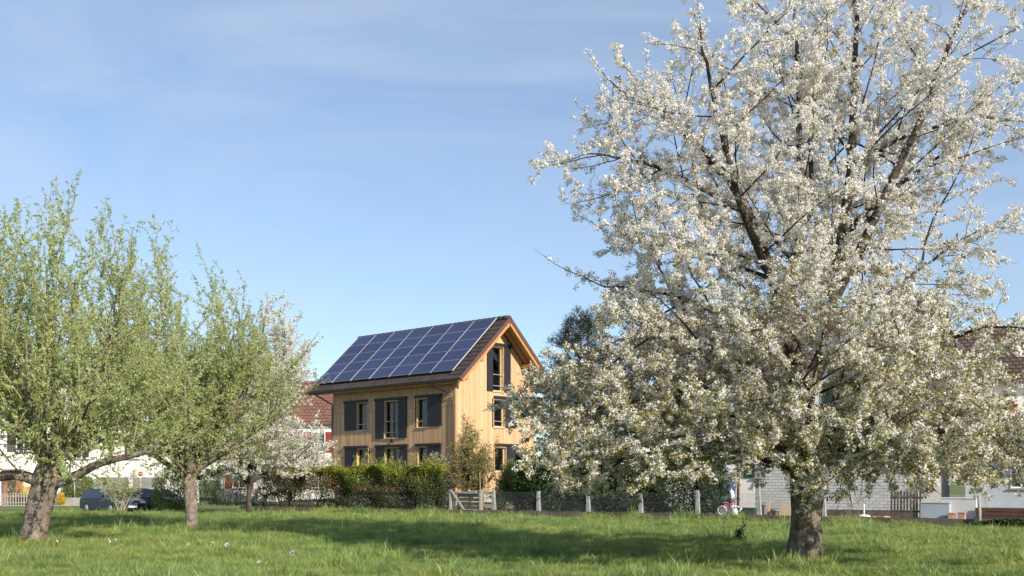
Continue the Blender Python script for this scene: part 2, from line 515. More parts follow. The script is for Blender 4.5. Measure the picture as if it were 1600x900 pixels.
M['grass'] = leafmat('meadow_grass', [(0, (0.18, 0.28, 0.06)), (0.5, (0.27, 0.38, 0.08)), (0.93, (0.37, 0.44, 0.11)), (1.0, (0.52, 0.44, 0.22))], 0.45, gloss=0.05,
                     tone=0.38, patch=[(0.11, 0.42, (0.46, 0.46, 0.11)), (0.35, 0.45, (0.16, 0.29, 0.08)), (1.4, 0.55, (0.13, 0.22, 0.06))])
# ------------------------------------------------------------------ ground, road, garden terrace
WP, WD = Vector((2.2, 45.0)), Vector((0.841, -0.540)).normalized()
WN = Vector((-WD.y, WD.x))          # away from the camera


def wall_s(px):
    r = (px - 800) / F
    return (r * WP.y - WP.x) / (WD.x - r * WD.y)


def wall_pt(s, back=0.0):
    p = WP + WD * s + WN * back
    return p


def sheet(name, poly, z, mat, kind='structure'):
    me = bpy.data.meshes.new(name)
    me.from_pydata([(x, y, z) for x, y in poly], [], [tuple(range(len(poly)))])
    me.materials.append(mat)
    o = inst(name, me)
    o['kind'] = kind
    return o


SZ = -0.25            # street level
GZ = -0.18            # soil of the meadow; the grass stands about this high
ground = sheet('ground', [(-3000, -600), (3000, -600), (3000, 5000), (-3000, 5000)], GZ, M['turf'])
sb_ = MB(); sb_.prism([(-90, 52.5), (-17.3, 52.6), (-16.6, 58), (-13.5, 70), (-8.2, 80), (-8.2, 140), (-90, 140)], -.6, SZ, 'z')
verge = sb_.build('street_ground', M['soil']); verge['kind'] = 'structure'
road = sheet('road', [(-90, 52.5), (-17.5, 53.0), (-17.0, 56.5), (-17.0, 140), (-22.5, 140), (-23.5, 72.2), (-90, 71.5)], SZ + .006, M['asphalt'])
kb = MB()
for i in range(46):
    x0 = -70 + i * 1.0
    kb.bbox(x0, x0 + 0.985, 71.95, 72.13, SZ - .1, SZ + 0.12, 0.015)
k = kb.build('kerb', M['kerb']); k['kind'] = 'structure'
# raised garden behind the low wall
a, b = wall_pt(-20, 0.25), wall_pt(34, 0.25)
tb = MB()
far = [(70, 100), (-8.2, 100), (-15.6, 72)]
poly = [(a.x, a.y), (b.x, b.y), (70, 30)] + far
tb.prism(poly, -0.5, 0.2, 'z')
terrace = tb.build('garden_terrace', M['soil']); terrace['kind'] = 'structure'

# ------------------------------------------------------------------ low concrete wall with chain link fence
low_wall = empty('garden_wall', (WP.x, WP.y, 0), math.atan2(WD.y, WD.x))
tag(low_wall, 'long low weathered concrete wall between the meadow and the gardens', 'wall')
secs = [wall_s(p) for p in (-60, 1, 320, 372, 425, 480, 540, 600, 655, 703)]
posts = [wall_s(p) for p in (770, 840, 918, 1000, 1089, 1185, 1287, 1404, 1531, 1670)]
wr = random.Random(3)
cuts = [s for s in secs if s > -18.5] + posts
for i in range(len(cuts) - 1):
    s0, s1 = cuts[i], cuts[i + 1]
    h0 = 0.25 if s0 > wall_s(700) else 0.22
    mb = MB()
    n = 6
    # slab with a slightly uneven worn top
    for j in range(n):
        xa, xb = s0 + 0.012 + (s1 - s0 - 0.024) * j / n, s0 + 0.012 + (s1 - s0 - 0.024) * (j + 1) / n
        za = h0 + 0.012 * math.sin(xa * 3.1) + 0.008 * math.sin(xa * 7.7); zb = h0 + 0.012 * math.sin(xb * 3.1) + 0.008 * math.sin(xb * 7.7)
        mb.hexa([(xa, 0, -.4), (xb, 0, -.4), (xa, .22, -.4), (xb, .22, -.4), (xa, 0.006, za), (xb, 0.006, zb), (xa, .215, za), (xb, .215, zb)])
    mb.build('wall_section', M['conc'], low_wall)

fence = empty('chain_link_fence', (WP.x, WP.y, 0), math.atan2(WD.y, WD.x))
tag(fence, 'chain link fence on leaning pale concrete posts along the low wall', 'fence')
heights = [.89, .87, .87, .81, .94, 1.06, .87]
for i, s in enumerate(posts[:7]):
    mb = MB()
    h = heights[i]
    w0, w1, lean = 0.085, 0.06, wr.uniform(-0.05, 0.0)
    if i == 6: w0, w1 = 0.07, 0.06
    mb.hexa([(s - w0, 0.03, .1), (s + w0, 0.03, .1), (s - w0, .19, .1), (s + w0, .19, .1),
             (s - w1 + lean, 0.05, .25 + h), (s + w1 + lean, 0.05, .25 + h), (s - w1 + lean, .17, .25 + h), (s + w1 + lean, .17, .25 + h)])
    p = mb.build('post', M['conc_post'], fence)
for i in range(5):
    s0, s1 = posts[i] + 0.06, posts[i + 1] - 0.06
    mb = MB()
    z0, z1 = 0.28, 1.06
    H = z1 - z0
    k = s0 - H
    while k < s1:
        for sgn in (1, -1):
            a0, a1 = (k, k + H)
            lo, hi = max(a0, s0), min(a1, s1)
            if hi - lo < 0.05: continue
            f = lambda q: (z0 + (q - a0)) if sgn > 0 else (z1 - (q - a0))
            mb.bar((lo, .11 + .004 * sgn, f(lo)), (hi, .11 + .004 * sgn, f(hi)), 0.0035)
        k += 0.085
    for z in (z0, (z0 + z1) / 2, z1):
        mb.bar((s0, .12, z), (s1, .12, z), 0.006)
    o = mb.build('wire_mesh', M['wire'], fence)
    o['kind'] = 'stuff'
# single timber post of the right hand stretch
s = posts[8]
pt = wall_pt(s, -0.12)
mb = MB(); mb.tube([(0, 0, -.3), (0.01, 0, .5), (-0.015, 0, 1.06)], [.065, .06, .055], 9)
o = mb.build('timber_post', M['grey_wood'], None, (pt.x, pt.y, 0))
tag(o, 'round weathered timber post standing against the wall near the right edge', 'post')

# ------------------------------------------------------------------ timber house
HX, HY = Vector((.739, -.673)), Vector((.675, .738))
house = empty('timber_house', (-3.11, 58.0, 0), math.atan2(HX.y, HX.x))
tag(house, 'three storey larch clad house with solar roof and dark sliding shutters', 'house')
HL, HW = 10.84, 6.6
XL, XR = -12.4, 1.08             # roof ends
YE = -0.75                       # eave line
TS = 0.927                       # roof slope
ANG = math.atan(TS)
ZR = 10.9


def ztop(y):
    return ZR - abs(y - HW / 2) * TS


def zund(y):
    return ztop(y) - 0.34


# openings: (x0, x1, z0, z1) of glass on facade and (y0,y1,z0,z1) on gable
fac_open = [(-8.5, -7.5, 4.63, 6.22), (-5.95, -4.70, 4.09, 6.20), (-3.12, -2.20, 4.63, 6.20),
            (-8.47, -7.45, 1.5, 3.45), (-5.9, -4.6, 1.5, 3.45), (-3.05, -2.23, 1.5, 3.45)]
gab_open = [(2.93, 3.84, 6.72, 9.27), (3.04, 3.96, 4.66, 6.22), (3.10, 4.07, 2.1, 3.48)]
MARG = 0.05
# inner core (what the rooms show)
core = MB()
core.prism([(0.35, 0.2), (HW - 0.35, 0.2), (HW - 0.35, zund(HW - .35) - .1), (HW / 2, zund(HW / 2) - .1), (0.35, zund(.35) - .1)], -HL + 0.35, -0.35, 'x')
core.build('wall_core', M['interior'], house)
plinth = MB(); plinth.box(-HL + .04, -.04, .04, HW - .04, 0.15, 0.95)
plinth.build('plinth', M['plinth'], house)
# vertical boards on facade
hr = random.Random(11)
wall_f = MB(); wall_f.box(-HL, 0, 0.03, 0.06, 6.9, 7.0); wall_f = wall_f.build('facade_batten', M['timber'], house)
BW = 0.142
bands = [(0.9, 2.985), (3.0, 5.69), (5.705, 7.32)]


def cut(z0, z1, spans):
    out = [(z0, z1)]
    for a, b in spans:
        nxt = []
        for p, q in out:
            if b <= p or a >= q: nxt.append((p, q)); continue
            if a > p: nxt.append((p, a))
            if b < q: nxt.append((b, q))
        out = nxt
    return [(p, q) for p, q in out if q - p > 0.03]


n = int(round(HL / BW)); bw = HL / n
for i in range(n):
    x0, x1 = -HL + i * bw + 0.004, -HL + (i + 1) * bw - 0.004
    spans = [(o[2] - MARG, o[3] + MARG) for o in fac_open if x1 > o[0] - MARG and x0 < o[1] + MARG]
    for (z0, z1) in bands:
        for (p, q) in cut(z0, z1, spans):
            d = hr.uniform(0, 0.006)
            mb = MB(); mb.box(x0, x1, -0.028 - d, 0.0, p, q)
            mb.build('board', M['boards'], house)
n = int(round(HW / BW)); bw = HW / n
for i in range(n):
    y0, y1 = i * bw + 0.004, (i + 1) * bw - 0.004
    spans = [(o[2] - MARG, o[3] + MARG) for o in gab_open if y1 > o[0] - MARG and y0 < o[1] + MARG]
    top0, top1 = zund(y0), zund(y1)
    segs = cut(0.9, max(top0, top1), spans)
    for j, (p, q) in enumerate(segs):
        d = hr.uniform(0, 0.006)
        X0, X1 = 0.0, 0.028 + d
        mb = MB()
        if j == len(segs) - 1:
            mb.hexa([(X0, y0, p), (X1, y0, p), (X0, y1, p), (X1, y1, p), (X0, y0, top0), (X1, y0, top0), (X0, y1, top1), (X1, y1, top1)])
        else:
            mb.box(X0, X1, y0, y1, p, q)
        mb.build('board', M['boards'], house)
# plain cladding of the two sides the photo does not show
mb = MB(); mb.box(-HL, -0.35, HW - .03, HW, 0.9, zund(HW)); mb.build('rear_cladding', M['boards'], house)
mb = MB()
mb.prism([(0, .9), (HW - .03, .9), (HW - .03, zund(HW)), (HW / 2, zund(HW / 2)), (0, zund(0))], -HL - .03, -HL, 'x')
mb.build('side_cladding', M['boards'], house)


def facade_window(o, gable=False, rail=False, mull=False):
    """window set back in the cladding: reveal lining, sash, pane, curtain, sill"""
    a0, a1, z0, z1 = o
    # local builder in facade coordinates (a along wall, d depth inward)
    if gable:
        T = lambda a, d, z: (-d, a, z)
    else:
        T = lambda a, d, z: (a, d, z)

    def bx(mb, A0, A1, d0, d1, Z0, Z1):
        p, q = T(A0, d0, Z0), T(A1, d1, Z1)
        mb.box(min(p[0], q[0]), max(p[0], q[0]), min(p[1], q[1]), max(p[1], q[1]), Z0, Z1)

    rv = MB()
    e = MARG
    bx(rv, a0 - e, a0, -.045, .30, z0 - e, z1 + e)
    bx(rv, a1, a1 + e, -.045, .30, z0 - e, z1 + e)
    bx(rv, a0, a1, -.042, .30, z1, z1 + e)
    bx(rv, a0, a1, -.030, .30, z0 - e, z0)
    w = rv.build('window', M['reveal'], house)
    fr = MB()
    t = 0.06
    bx(fr, a0, a0 + t, .14, .21, z0, z1); bx(fr, a1 - t, a1, .14, .21, z0, z1)
    bx(fr, a0 + t, a1 - t, .14, .21, z1 - t, z1); bx(fr, a0 + t, a1 - t, .14, .21, z0, z0 + t)
    if mull:
        m = (a0 + a1) / 2
        bx(fr, m - .03, m + .03, .14, .21, z0 + t, z1 - t)
    fr.build('frame', M['dark_wood'] if not gable else M['reveal'], w)
    pn = MB(); bx(pn, a0 + t, a1 - t, .17, .18, z0 + t, z1 - t)
    pn.build('pane', M['glass'], w)
    # folded curtain behind the glass
    cu = MB()
    for side in ((0.06, 0.30),) if not gable else ((0.06, 0.36), (.72, .95)):
        A, B = a0 + (a1 - a0) * side[0], a0 + (a1 - a0) * side[1]
        k = 10
        pts = [(A + (B - A) * j / k, .26 + .022 * (j % 2)) for j in range(k + 1)]
        for j in range(k):
            p, q = pts[j], pts[j + 1]
            vs = [T(p[0], p[1], z0 + .05), T(q[0], q[1], z0 + .05), T(q[0], q[1], z1 - .05), T(p[0], p[1], z1 - .05)]
            cu.add(vs, [(0, 1, 2, 3)])
    cu.build('curtain', M['curtain'], w)
    sl = MB(); bx(sl, a0 - .04, a1 + .04, -.10, -.0455, z0 - .075, z0 - .045)
    sl.build('sill', M['alu'], w)
    if rail:
        rl = MB()
        for zz in ((z0 + .95, z0 + .3) if z1 - z0 > 1.7 else (z0 + .32,)):
            p, q = T(a0 - .02, -.02, zz), T(a1 + .02, -.02, zz)
            rl.bar(p, q, 0.035)
        rl.build('rail', M['pole'], w)
    return w


for i, o in enumerate(fac_open): facade_window(o, False, i < 3, i in (1, 4))
for i, o in enumerate(gab_open): facade_window(o, True, i < 2)


def shutter(A0, A1, z0, z1, gable=False):
    mb = MB()
    if gable: mb.bbox(.055, .095, A0, A1, z0, z1, .006)
    else: mb.bbox(A0, A1, -.095, -.055, z0, z1, .006)
    mb.build('shutter', M['anthracite'], house)


def rail_cover(A0, A1, z, gable=False):
    mb = MB()
    if gable: mb.bbox(.036, .15, A0, A1, z, z + .15, .006)
    else: mb.bbox(A0, A1, -.15, -.036, z, z + .15, .006)
    mb.build('shutter_rail', M['anthracite'], house)


shutter(-9.64, -8.53, 4.62, 6.28); rail_cover(-9.68, -7.46, 6.285)
shutter(-6.74, -5.98, 4.05, 6.28); shutter(-4.68, -3.95, 4.05, 6.28); rail_cover(-6.78, -3.92, 6.285)
shutter(-2.19, -1.05, 4.64, 6.28); rail_cover(-3.26, -1.02, 6.285)
shutter(-9.60, -8.50, 1.45, 3.52); rail_cover(-9.66, -7.42, 3.525)
shutter(-6.70, -5.93, 1.45, 3.52); shutter(-4.57, -3.9, 1.45, 3.52); rail_cover(-6.74, -3.86, 3.525)
shutter(-2.2, -1.1, 1.45, 3.52); rail_cover(-3.2, -1.06, 3.525)
shutter(2.43, 2.91, 6.68, 9.32, True); shutter(3.87, 4.42, 6.68, 9.32, True); rail_cover(2.40, 4.45, 9.325, True)
shutter(3.98, 4.97, 4.63, 6.28, True); rail_cover(3.0, 5.0, 6.285, True)
shutter(4.09, 5.09, 2.05, 3.55, True); rail_cover(3.06, 5.12, 3.555, True)
# outdoor wall light between the storeys
mb = MB(); mb.box(-5.35, -5.15, -.12, -.036, 3.82, 3.9); mb.bar((-5.25, -.10, 3.86), (-5.02, -.34, 4.02), .06)
mb.build('wall_lamp', M['anthracite'], house)

# roof: two slabs, soffit, purlins, verge and eave trim
L_sl = (HW / 2 - YE) / math.cos(ANG)


def slope_slab(mb, x0, x1, u0, u1, t0, t1, side=-1):
    """box on the slope: u = distance down from the ridge along the slope, t = height over the slope plane"""
    vs = []
    ca, sa = math.cos(ANG), math.sin(ANG)
    for t in (t0, t1):
        for u in ((u1, u0) if side < 0 else (u0, u1)):
            for x in (x0, x1):
                y = HW / 2 + side * u * ca + side * t * sa
                z = ZR - u * sa + t * ca
                vs.append((x, y, z))
    mb.hexa(vs)


roof = MB()
slope_slab(roof, XL + .03, XR - .03, 0.0, L_sl - .02, -.16, -.05, -1)
slope_slab(roof, XL + .03, XR - .03, 0.0, L_sl - .02, -.16, -.05, 1)
roof = roof.build('roof', M['tile_dark'], house)
sof = MB()
for sd_ in (-1, 1): slope_slab(sof, XL + .06, XR - .06, 0.08, L_sl - .05, -.205, -.165, sd_)
sof.build('soffit', M['timber'], house)
for sd_ in (-1, 1):
    for xx in (XR - .10, XR - .72, XL + .02, XL + .8):
        rf = MB(); slope_slab(rf, xx, xx + .08, 0.10, L_sl - .10, -.36, -.207, sd_)
        rf.build('rafter', M['timber'], house)
    vb = MB(); slope_slab(vb, XR - .018, XR + .012, -0.02, L_sl + .02, -.19, .02, sd_)
    vb.build('verge_board', M['copper'], house)
    vb = MB(); slope_slab(vb, XL - .012, XL + .018, -0.02, L_sl + .02, -.19, .02, sd_)
    vb.build('verge_board', M['copper'], house)
for yy in (-.02, HW + .02, HW / 2, 1.2, HW - 1.2):
    z = ztop(yy) - .56 if yy != HW / 2 else ztop(yy) - .42
    for x0, x1 in ((0.04, XR - .14), (XL + .1, -HL - .04)):
        mb = MB(); mb.bbox(x0, x1, yy - .09, yy + .09, z - .20, z + .0, .008)
        mb.build('purlin', M['timber'], house)
# eave: fascia, gutter, downpipes
for sd_, yy in ((-1, YE), (1, HW - YE)):
    zz = ztop(YE)
    mb = MB(); mb.box(XL + .05, XR - .05, yy - .02 if sd_ < 0 else yy - .03, yy + .03 if sd_ < 0 else yy + .02, zz - .28, zz - .10)
    mb.build('fascia', M['timber'], house)
    g = MB()
    prof = [(.11 * math.cos(t), .11 * math.sin(t)) for t in [math.pi + math.pi * j / 8 for j in range(9)]]
    prof2 = [(.10 * math.cos(t), .10 * math.sin(t)) for t in [math.pi + math.pi * j / 8 for j in range(9)]][::-1]
    yc = yy + sd_ * .12
    pts = [(yc + p[0], zz - .09 + p[1]) for p in prof] + [(yc + p[0], zz - .09 + p[1]) for p in prof2]
    g.prism(pts, XL, XR, 'x')
    g.build('gutter', M['gutter'], house)
for xg, xw in ((-1.25, -.09), (XL + .9, -HL + .02)):
    mb = MB()
    zz = ztop(YE)
    mb.tube([(xg, YE - .12, zz - .17), (xg, YE - .10, zz - .27), (xw, -.10, zz - .86), (xw, -.10, zz - 1.05), (xw, -.10, 1.0)], .045, 8)
    mb.build('downpipe', M['gutter'], house)

# dark tiles where the panels leave the roof free
tile = MB()
TWD, TLN = 0.30, 0.40
tile.hexa([(0.002, 0, 0), (TWD - .002, 0, 0), (0.002, TLN + .05, -.028), (TWD - .002, TLN + .05, -.028),
           (0.012, 0, .034), (TWD - .012, 0, .034), (0.012, TLN + .05, .0), (TWD - .012, TLN + .05, .0)])
tile_me = tile.mesh('roof_tile', M['tile_dark'])
RI = -0.045                     # tiles lie on the deck
n_course = int((L_sl) / TLN)
PX0, PX1 = -12.22, 0.14         # panel field


def put_tile(x, course, side):
    u_low = L_sl + .03 - course * TLN
    ca, sa = math.cos(ANG), math.sin(ANG)
    y = HW / 2 + side * u_low * ca + side * RI * sa
    z = ZR - u_low * sa + RI * ca
    # local +Y runs up the slope
    o = inst('roof_tile', tile_me, roof)
    up = Vector((0, -side * ca, sa)); nrm = Vector((0, side * sa, ca)); rt = up.cross(nrm)
    m = Matrix((rt, up, nrm)).transposed().to_4x4()
    m.translation = (x if side < 0 else x + TWD, y, z)
    o.matrix_local = m @ Matrix.Translation((0, 0, hr.uniform(0, .008)))


nx = int((XR - XL) / TWD)
for c in range(n_course):
    for j in range(nx):
        x = XR - .02 - (j + 1) * TWD
        if x < XL: break
        free = (x + TWD > PX1 - .12) or x < PX0 + .05 or c == 0 or c == n_course - 1
        if free: put_tile(x, c, -1)
rt_ = MB(); rt_.lathe([(0.13, 0), (.15, .03), (.13, .44)], n=10, axis='z')
rt_me = rt_.mesh('ridge_tile', M['tile_dark'])
x = XL
while x < XR - .3:
    inst('ridge_tile', rt_me, roof, (x, HW / 2, ZR + -.04), (0, math.pi / 2, 0))
    x += .405
# solar panels: seven columns, five rows on rails
pw, npx, npy = (PX1 - PX0) / 7, 7, 5
u_top, u_bot = 0.12, (HW / 2 + .30) / math.cos(ANG)
ph = (u_bot - u_top) / npy
pm = MB(); pm.box(-pw / 2 + .034, pw / 2 - .034, -ph / 2 + .012, ph / 2 - .012, .012, .036)
pm_me = pm.mesh('solar_panel', M['solar'])
pf = MB()
for y0, y1 in ((-ph / 2 + .002, -ph / 2 + .012), (ph / 2 - .012, ph / 2 - .002)): pf.box(-pw / 2 + .034, pw / 2 - .034, y0, y1, 0, .040)
for x0, x1 in ((-pw / 2 + .018, -pw / 2 + .034), (pw / 2 - .034, pw / 2 - .018)): pf.box(x0, x1, -ph / 2 + .004, ph / 2 - .004, 0, .040)
pf_me = pf.mesh('panel_frame', M['alu'])
ca, sa = math.cos(ANG), math.sin(ANG)
for i in range(npx):
    for j in range(npy):
        u = u_top + ph * (j + .5)
        t = 0.075
        o = inst('solar_panel', pm_me, house)
        m = Matrix(((1, 0, 0), (0, ca, sa), (0, -sa, ca))).transposed().to_4x4()
        m = Matrix((Vector((1, 0, 0)), Vector((0, ca, sa)), Vector((0, -sa, ca)))).transposed().to_4x4()
        m.translation = (PX0 + pw * (i + .5), HW / 2 - u * ca - t * sa, ZR - u * sa + t * ca)
        tilt = Matrix.Rotation(hr.uniform(-.004, .004), 4, 'X') @ Matrix.Rotation(hr.uniform(-.004, .004), 4, 'Y')
        o.matrix_local = m @ tilt
        inst('panel_frame', pf_me, o)
for i in range(npx + 1):
    mb = MB(); xx = PX0 + pw * i
    slope_slab(mb, xx - .016, xx + .016, u_top - .03, u_bot + .04, .07, .118, -1)
    mb.build('mounting_rail', M['alu'], house)
# ------------------------------------------------------------------ neighbouring houses
def pitched(parent, x0, x1, y0, y1, ze, zr, mat, over=0.5, axis='x', hip=0.0, th=0.18, name='roof'):
    """pitched roof with ridge along x (or y); hip > 0 pulls the ridge ends in"""
    if axis == 'y':
        sw = lambda p: (p[1], p[0], p[2]); X0, X1, Y0, Y1 = y0, y1, x0, x1
    else:
        sw = lambda p: p; X0, X1, Y0, Y1 = x0, x1, y0, y1
    ym = (Y0 + Y1) / 2
    sl = (zr - ze) / (ym - Y0)
    X0 -= over; X1 += over; ya, yb = Y0 - over, Y1 + over
    za = ze - over * sl
    A = [(X0, ya, za), (X1, ya, za), (X1, yb, za), (X0, yb, za)]
    R0, R1 = (X0 + hip, ym, zr), (X1 - hip, ym, zr)
    up = lambda p: (p[0], p[1], p[2] + th)
    vs = [sw(p) for p in A + [R0, R1]] + [sw(up(p)) for p in A + [R0, R1]]
    fs = [(0, 1, 5, 4), (1, 2, 5), (2, 3, 4, 5), (3, 0, 4)]
    bot = [tuple(reversed(f)) for f in fs]
    top = [tuple(i + 6 for i in f) for f in fs]
    side = [(0, 1, 7, 6), (1, 2, 8, 7), (2, 3, 9, 8), (3, 0, 6, 9)]
    if hip == 0:
        bot = [(4, 5, 1, 0), (5, 4, 3, 2)]; top = [(6, 7, 11, 10), (8, 9, 10, 11)]
        side = [(0, 1, 7, 6), (2, 3, 9, 8), (1, 5, 11, 7), (5, 2, 8, 11), (3, 4, 10, 9), (4, 0, 6, 10)]
    fs = bot + top + side
    if axis == 'y': fs = [tuple(reversed(f)) for f in fs]
    mb = MB().add(vs, fs)
    r = mb.build(name, mat, parent)
    return r, (X0, X1, ya, ym, za, zr, sl, hip, sw, th)


def roof_tiles(roofo, info, mat, tw=0.30, tl=0.38, front=True, name='roof_tiling'):
    """overlapping tiles on one slope as one joined part"""
    X0, X1, ya, ym, za, zr, sl, hip, sw, th = info
    ang = math.atan(sl); ca, sa = math.cos(ang), math.sin(ang)
    L = (ym - ya) / ca
    V, Fq = [], []
    rr = random.Random(5)
    nc = int(L / tl)
    for c in range(nc):
        u0, u1 = c * L / nc, (c + 1) * L / nc + .05
        ins = hip * (c / nc)
        nxx = int((X1 - X0 - 2 * ins) / tw)
        off = (c % 2) * tw / 2
        for j in range(nxx):
            xa = X0 + ins + j * tw + off; xb = xa + tw - .012
            if xb > X1 - ins: continue
            h0, h1 = .055 + rr.uniform(0, .012), .012
            pts = []
            for (u, h) in ((u0, h0), (u1, h1)):
                for (x, dz) in ((xa, -.03), (xa + tw * .35, 0), (xb - tw * .2, 0), (xb, -.03)):
                    y = ya + u * ca - (h + dz) * sa; z = za + th + u * sa + (h + dz) * ca
                    pts.append(sw((x, y, z)))
            b = len(V); V += pts
            for q in range(3): Fq.append((b + q, b + q + 1, b + 5 + q, b + 4 + q))
            # thick lower edge
            e = []
            for (x) in (xa, xb):
                y = ya + u0 * ca; z = za + th + u0 * sa
                e.append(sw((x, y, z)))
            b2 = len(V); V += e
            Fq.append((b2, b2 + 1, b + 2, b + 1))
    me = bpy.data.meshes.new(name); me.from_pydata(V, [], Fq); me.materials.append(mat)
    o = inst(name, me, roofo); o['kind'] = 'stuff'
    return o


def box_part(parent, name, mat, *a):
    mb = MB(); mb.box(*a); return mb.build(name, mat, parent)


def plain_window(parent, x, z, w, h, y=0.0, shut=None, mull=True, framemat=None):
    """window on a facade that faces -y: frame with sub-part pane, sill and two shutters"""
    fm = framemat or M['white_paint']
    fr = MB(); t = .07
    fr.box(x - w / 2, x - w / 2 + t, y - .05, y + .02, z, z + h); fr.box(x + w / 2 - t, x + w / 2, y - .05, y + .02, z, z + h)
    fr.box(x - w / 2 + t, x + w / 2 - t, y - .05, y + .02, z, z + t); fr.box(x - w / 2 + t, x + w / 2 - t, y - .05, y + .02, z + h - t, z + h)
    if mull: fr.box(x - .03, x + .03, y - .045, y + .02, z + t, z + h - t)
    wo = fr.build('window', fm, parent)
    box_part(wo, 'pane', M['car_glass'], x - w / 2 + t, x + w / 2 - t, y - .022, y - .006, z + t, z + h - t)
    box_part(wo, 'sill', M['kerb'], x - w / 2 - .06, x + w / 2 + .06, y - .14, y - .052, z - .07, z - .005)
    if shut:
        for sx in (-1, 1):
            cx = x + sx * (w / 2 + w * .27 + .02)
            mb = MB(); hw = w * .26
            mb.box(cx - hw, cx + hw, y - .06, y - .02, z - .03, z + h + .03)
            k = 0
            while z + .06 + k * .11 < z + h - .05:
                zz = z + .06 + k * .11
                mb.hexa([(cx - hw + .05, y - .085, zz), (cx + hw - .05, y - .085, zz), (cx - hw + .05, y - .061, zz), (cx + hw - .05, y - .061, zz),
                         (cx - hw + .05, y - .064, zz + .08), (cx + hw - .05, y - .064, zz + .08), (cx - hw + .05, y - .061, zz + .08), (cx + hw - .05, y - .061, zz + .08)])
                k += 1
            mb.build('shutter', shut, parent)
    return wo


# white house with red hipped roof, left behind the timber house
bC = empty('white_house', (at(345, 86), 86.0, SZ), math.radians(-8))
tag(bC, 'white house with red hipped tile roof and red shutters behind the blossom', 'house')
box_part(bC, 'wall', M['plaster_white'], 0, 10.4, 0, 9.0, 0, 6.6)
r_, inf = pitched(bC, 0, 10.4, 0, 9.0, 6.75, 10.1, M['tile_red'], 0.55, 'x', 3.6)
roof_tiles(r_, inf, M['tile_red'], .34, .42)
for x in (1.6, 5.7, 8.3):
    plain_window(bC, x, 4.1, 1.15, 1.6, 0, M['red_paint'])
    plain_window(bC, x, 1.2, 1.15, 1.6, 0, M['red_paint'])

# white three storey house at the left edge
bA = empty('white_house', (at(-75, 75), 75.0, SZ), math.radians(4))
tag(bA, 'tall white gabled house at the left edge with red brown entrance', 'house')
mb = MB(); mb.prism([(0, 0), (6.6, 0), (6.6, 9.6), (3.3, 12.4), (0, 9.6)], 0, 9, 'y'); mb.build('wall', M['plaster_white'], bA)
rA, inf = pitched(bA, 0, 6.6, 0.05, 9, 9.7, 12.55, M['tile_brown'], .35, 'y')
for z in (3.9, 6.8):
    for x in (1.6, 5.0): plain_window(bA, x, z, 1.1, 1.5, 0, M['dark_wood'])
mb = MB(); mb.box(3.75, 4.95, -.5, -.004, 0.1, 2.5); mb.box(3.7, 5.0, -.6, -.002, 2.503, 2.62); pc = mb.build('porch', M['porch'], bA)
box_part(pc, 'door', M['dark_wood'], 4.05, 4.6, -.53, -.503, 0.12, 2.15)
# low white building with grey garage doors
bB = empty('garage_block', (at(84, 76), 76.0, SZ), math.radians(2))
tag(bB, 'white block with grey garage doors behind the parked cars', 'building')
box_part(bB, 'wall', M['plaster_white'], 0, 8.6, 0, 7, 0, 5.9)
box_part(bB, 'roof_slab', M['plinth'], -.25, 8.85, -.3, 7.25, 5.903, 6.12)
for x in (.5, 3.1, 5.7):
    d = box_part(bB, 'garage_door', M['garage'], x, x + 2.2, -.05, -.004, 0.02, 2.05)
    for q in range(4): box_part(d, 'panel', M['garage'], x + .06, x + 2.14, -.075, -.053, .08 + q * .49, .08 + q * .49 + .45)
for x in (.15, 2.8, 5.4, 8.0):
    box_part(bB, 'pillar', M['white_paint'], x, x + .26, -.14, -.004, 0, 2.2)
for x in (2.0, 5.6): plain_window(bB, x, 3.4, 1.2, 1.4, 0)

# big pale house behind the cherry tree, with brick annex
NA = math.atan2(WD.y, WD.x)
bN = empty('pale_house', (8.1, 56.0, 0), NA)
tag(bN, 'large pale rendered house with green shutters hidden behind the cherry tree', 'house')
box_part(bN, 'wall', M['plaster_white'], 0, 12.6, 0, 9.5, 0, 7.6)
rN, inf = pitched(bN, 0, 12.6, 0, 9.5, 7.75, 10.6, M['tile_brown'], .6, 'x', 0)
roof_tiles(rN, inf, M['tile_brown'], .3, .38)
mb = MB()
for xx in (0, 12.4): mb.prism([(0, 7.6), (9.5, 7.6), (4.75, 10.4)], xx, xx + .2, 'x')
mb.build('gable', M['plaster_white'], bN)
for x in (2.0, 5.6, 9.6):
    plain_window(bN, x, 1.75, 1.1, 1.55, 0, M['green_paint'])
    plain_window(bN, x, 4.8, 1.1, 1.55, 0, M['green_paint'])

an = wall_pt(wall_s(1147), 2.4)
annex = empty('brick_annex', (an.x, an.y, 0), NA)
tag(annex, 'low grey painted brick outbuilding behind the cherry trunk', 'outbuilding')
AL, AH = 6.3, 3.0
box_part(annex, 'wall', M['mortar'], 0, AL, 0, 4.6, 0.1, AH)
box_part(annex, 'base_course', M['conc'], -.01, AL + .01, -.05, -.014, 0.1, .42)
box_part(annex, 'roof_slab', M['plinth'], -.2, AL + .2, -.25, 4.8, AH + .003, AH + .16)
brm = MB(); brm.bbox(0, .262, -.016, .004, 0, .106, .006)
brm = brm.mesh('brick', M['brick'])
bl, bh, cnt = .274, .118, 0
rest = MB()
c = 0
while .44 + (c + 1) * bh < AH:
    off = (c % 2) * bl / 2
    for j in range(int((AL - off) / bl)):
        x = off + j * bl + .005
        if cnt < 300:
            inst('brick', brm, annex, (x, -.002 - rnd.uniform(0, .003), .44 + c * bh)); cnt += 1
        else:
            rest.box(x, x + .262, -.016, .004, .44 + c * bh, .44 + c * bh + .106)
    c += 1
o = rest.build('bricks', M['brick'], annex); o['kind'] = 'stuff'
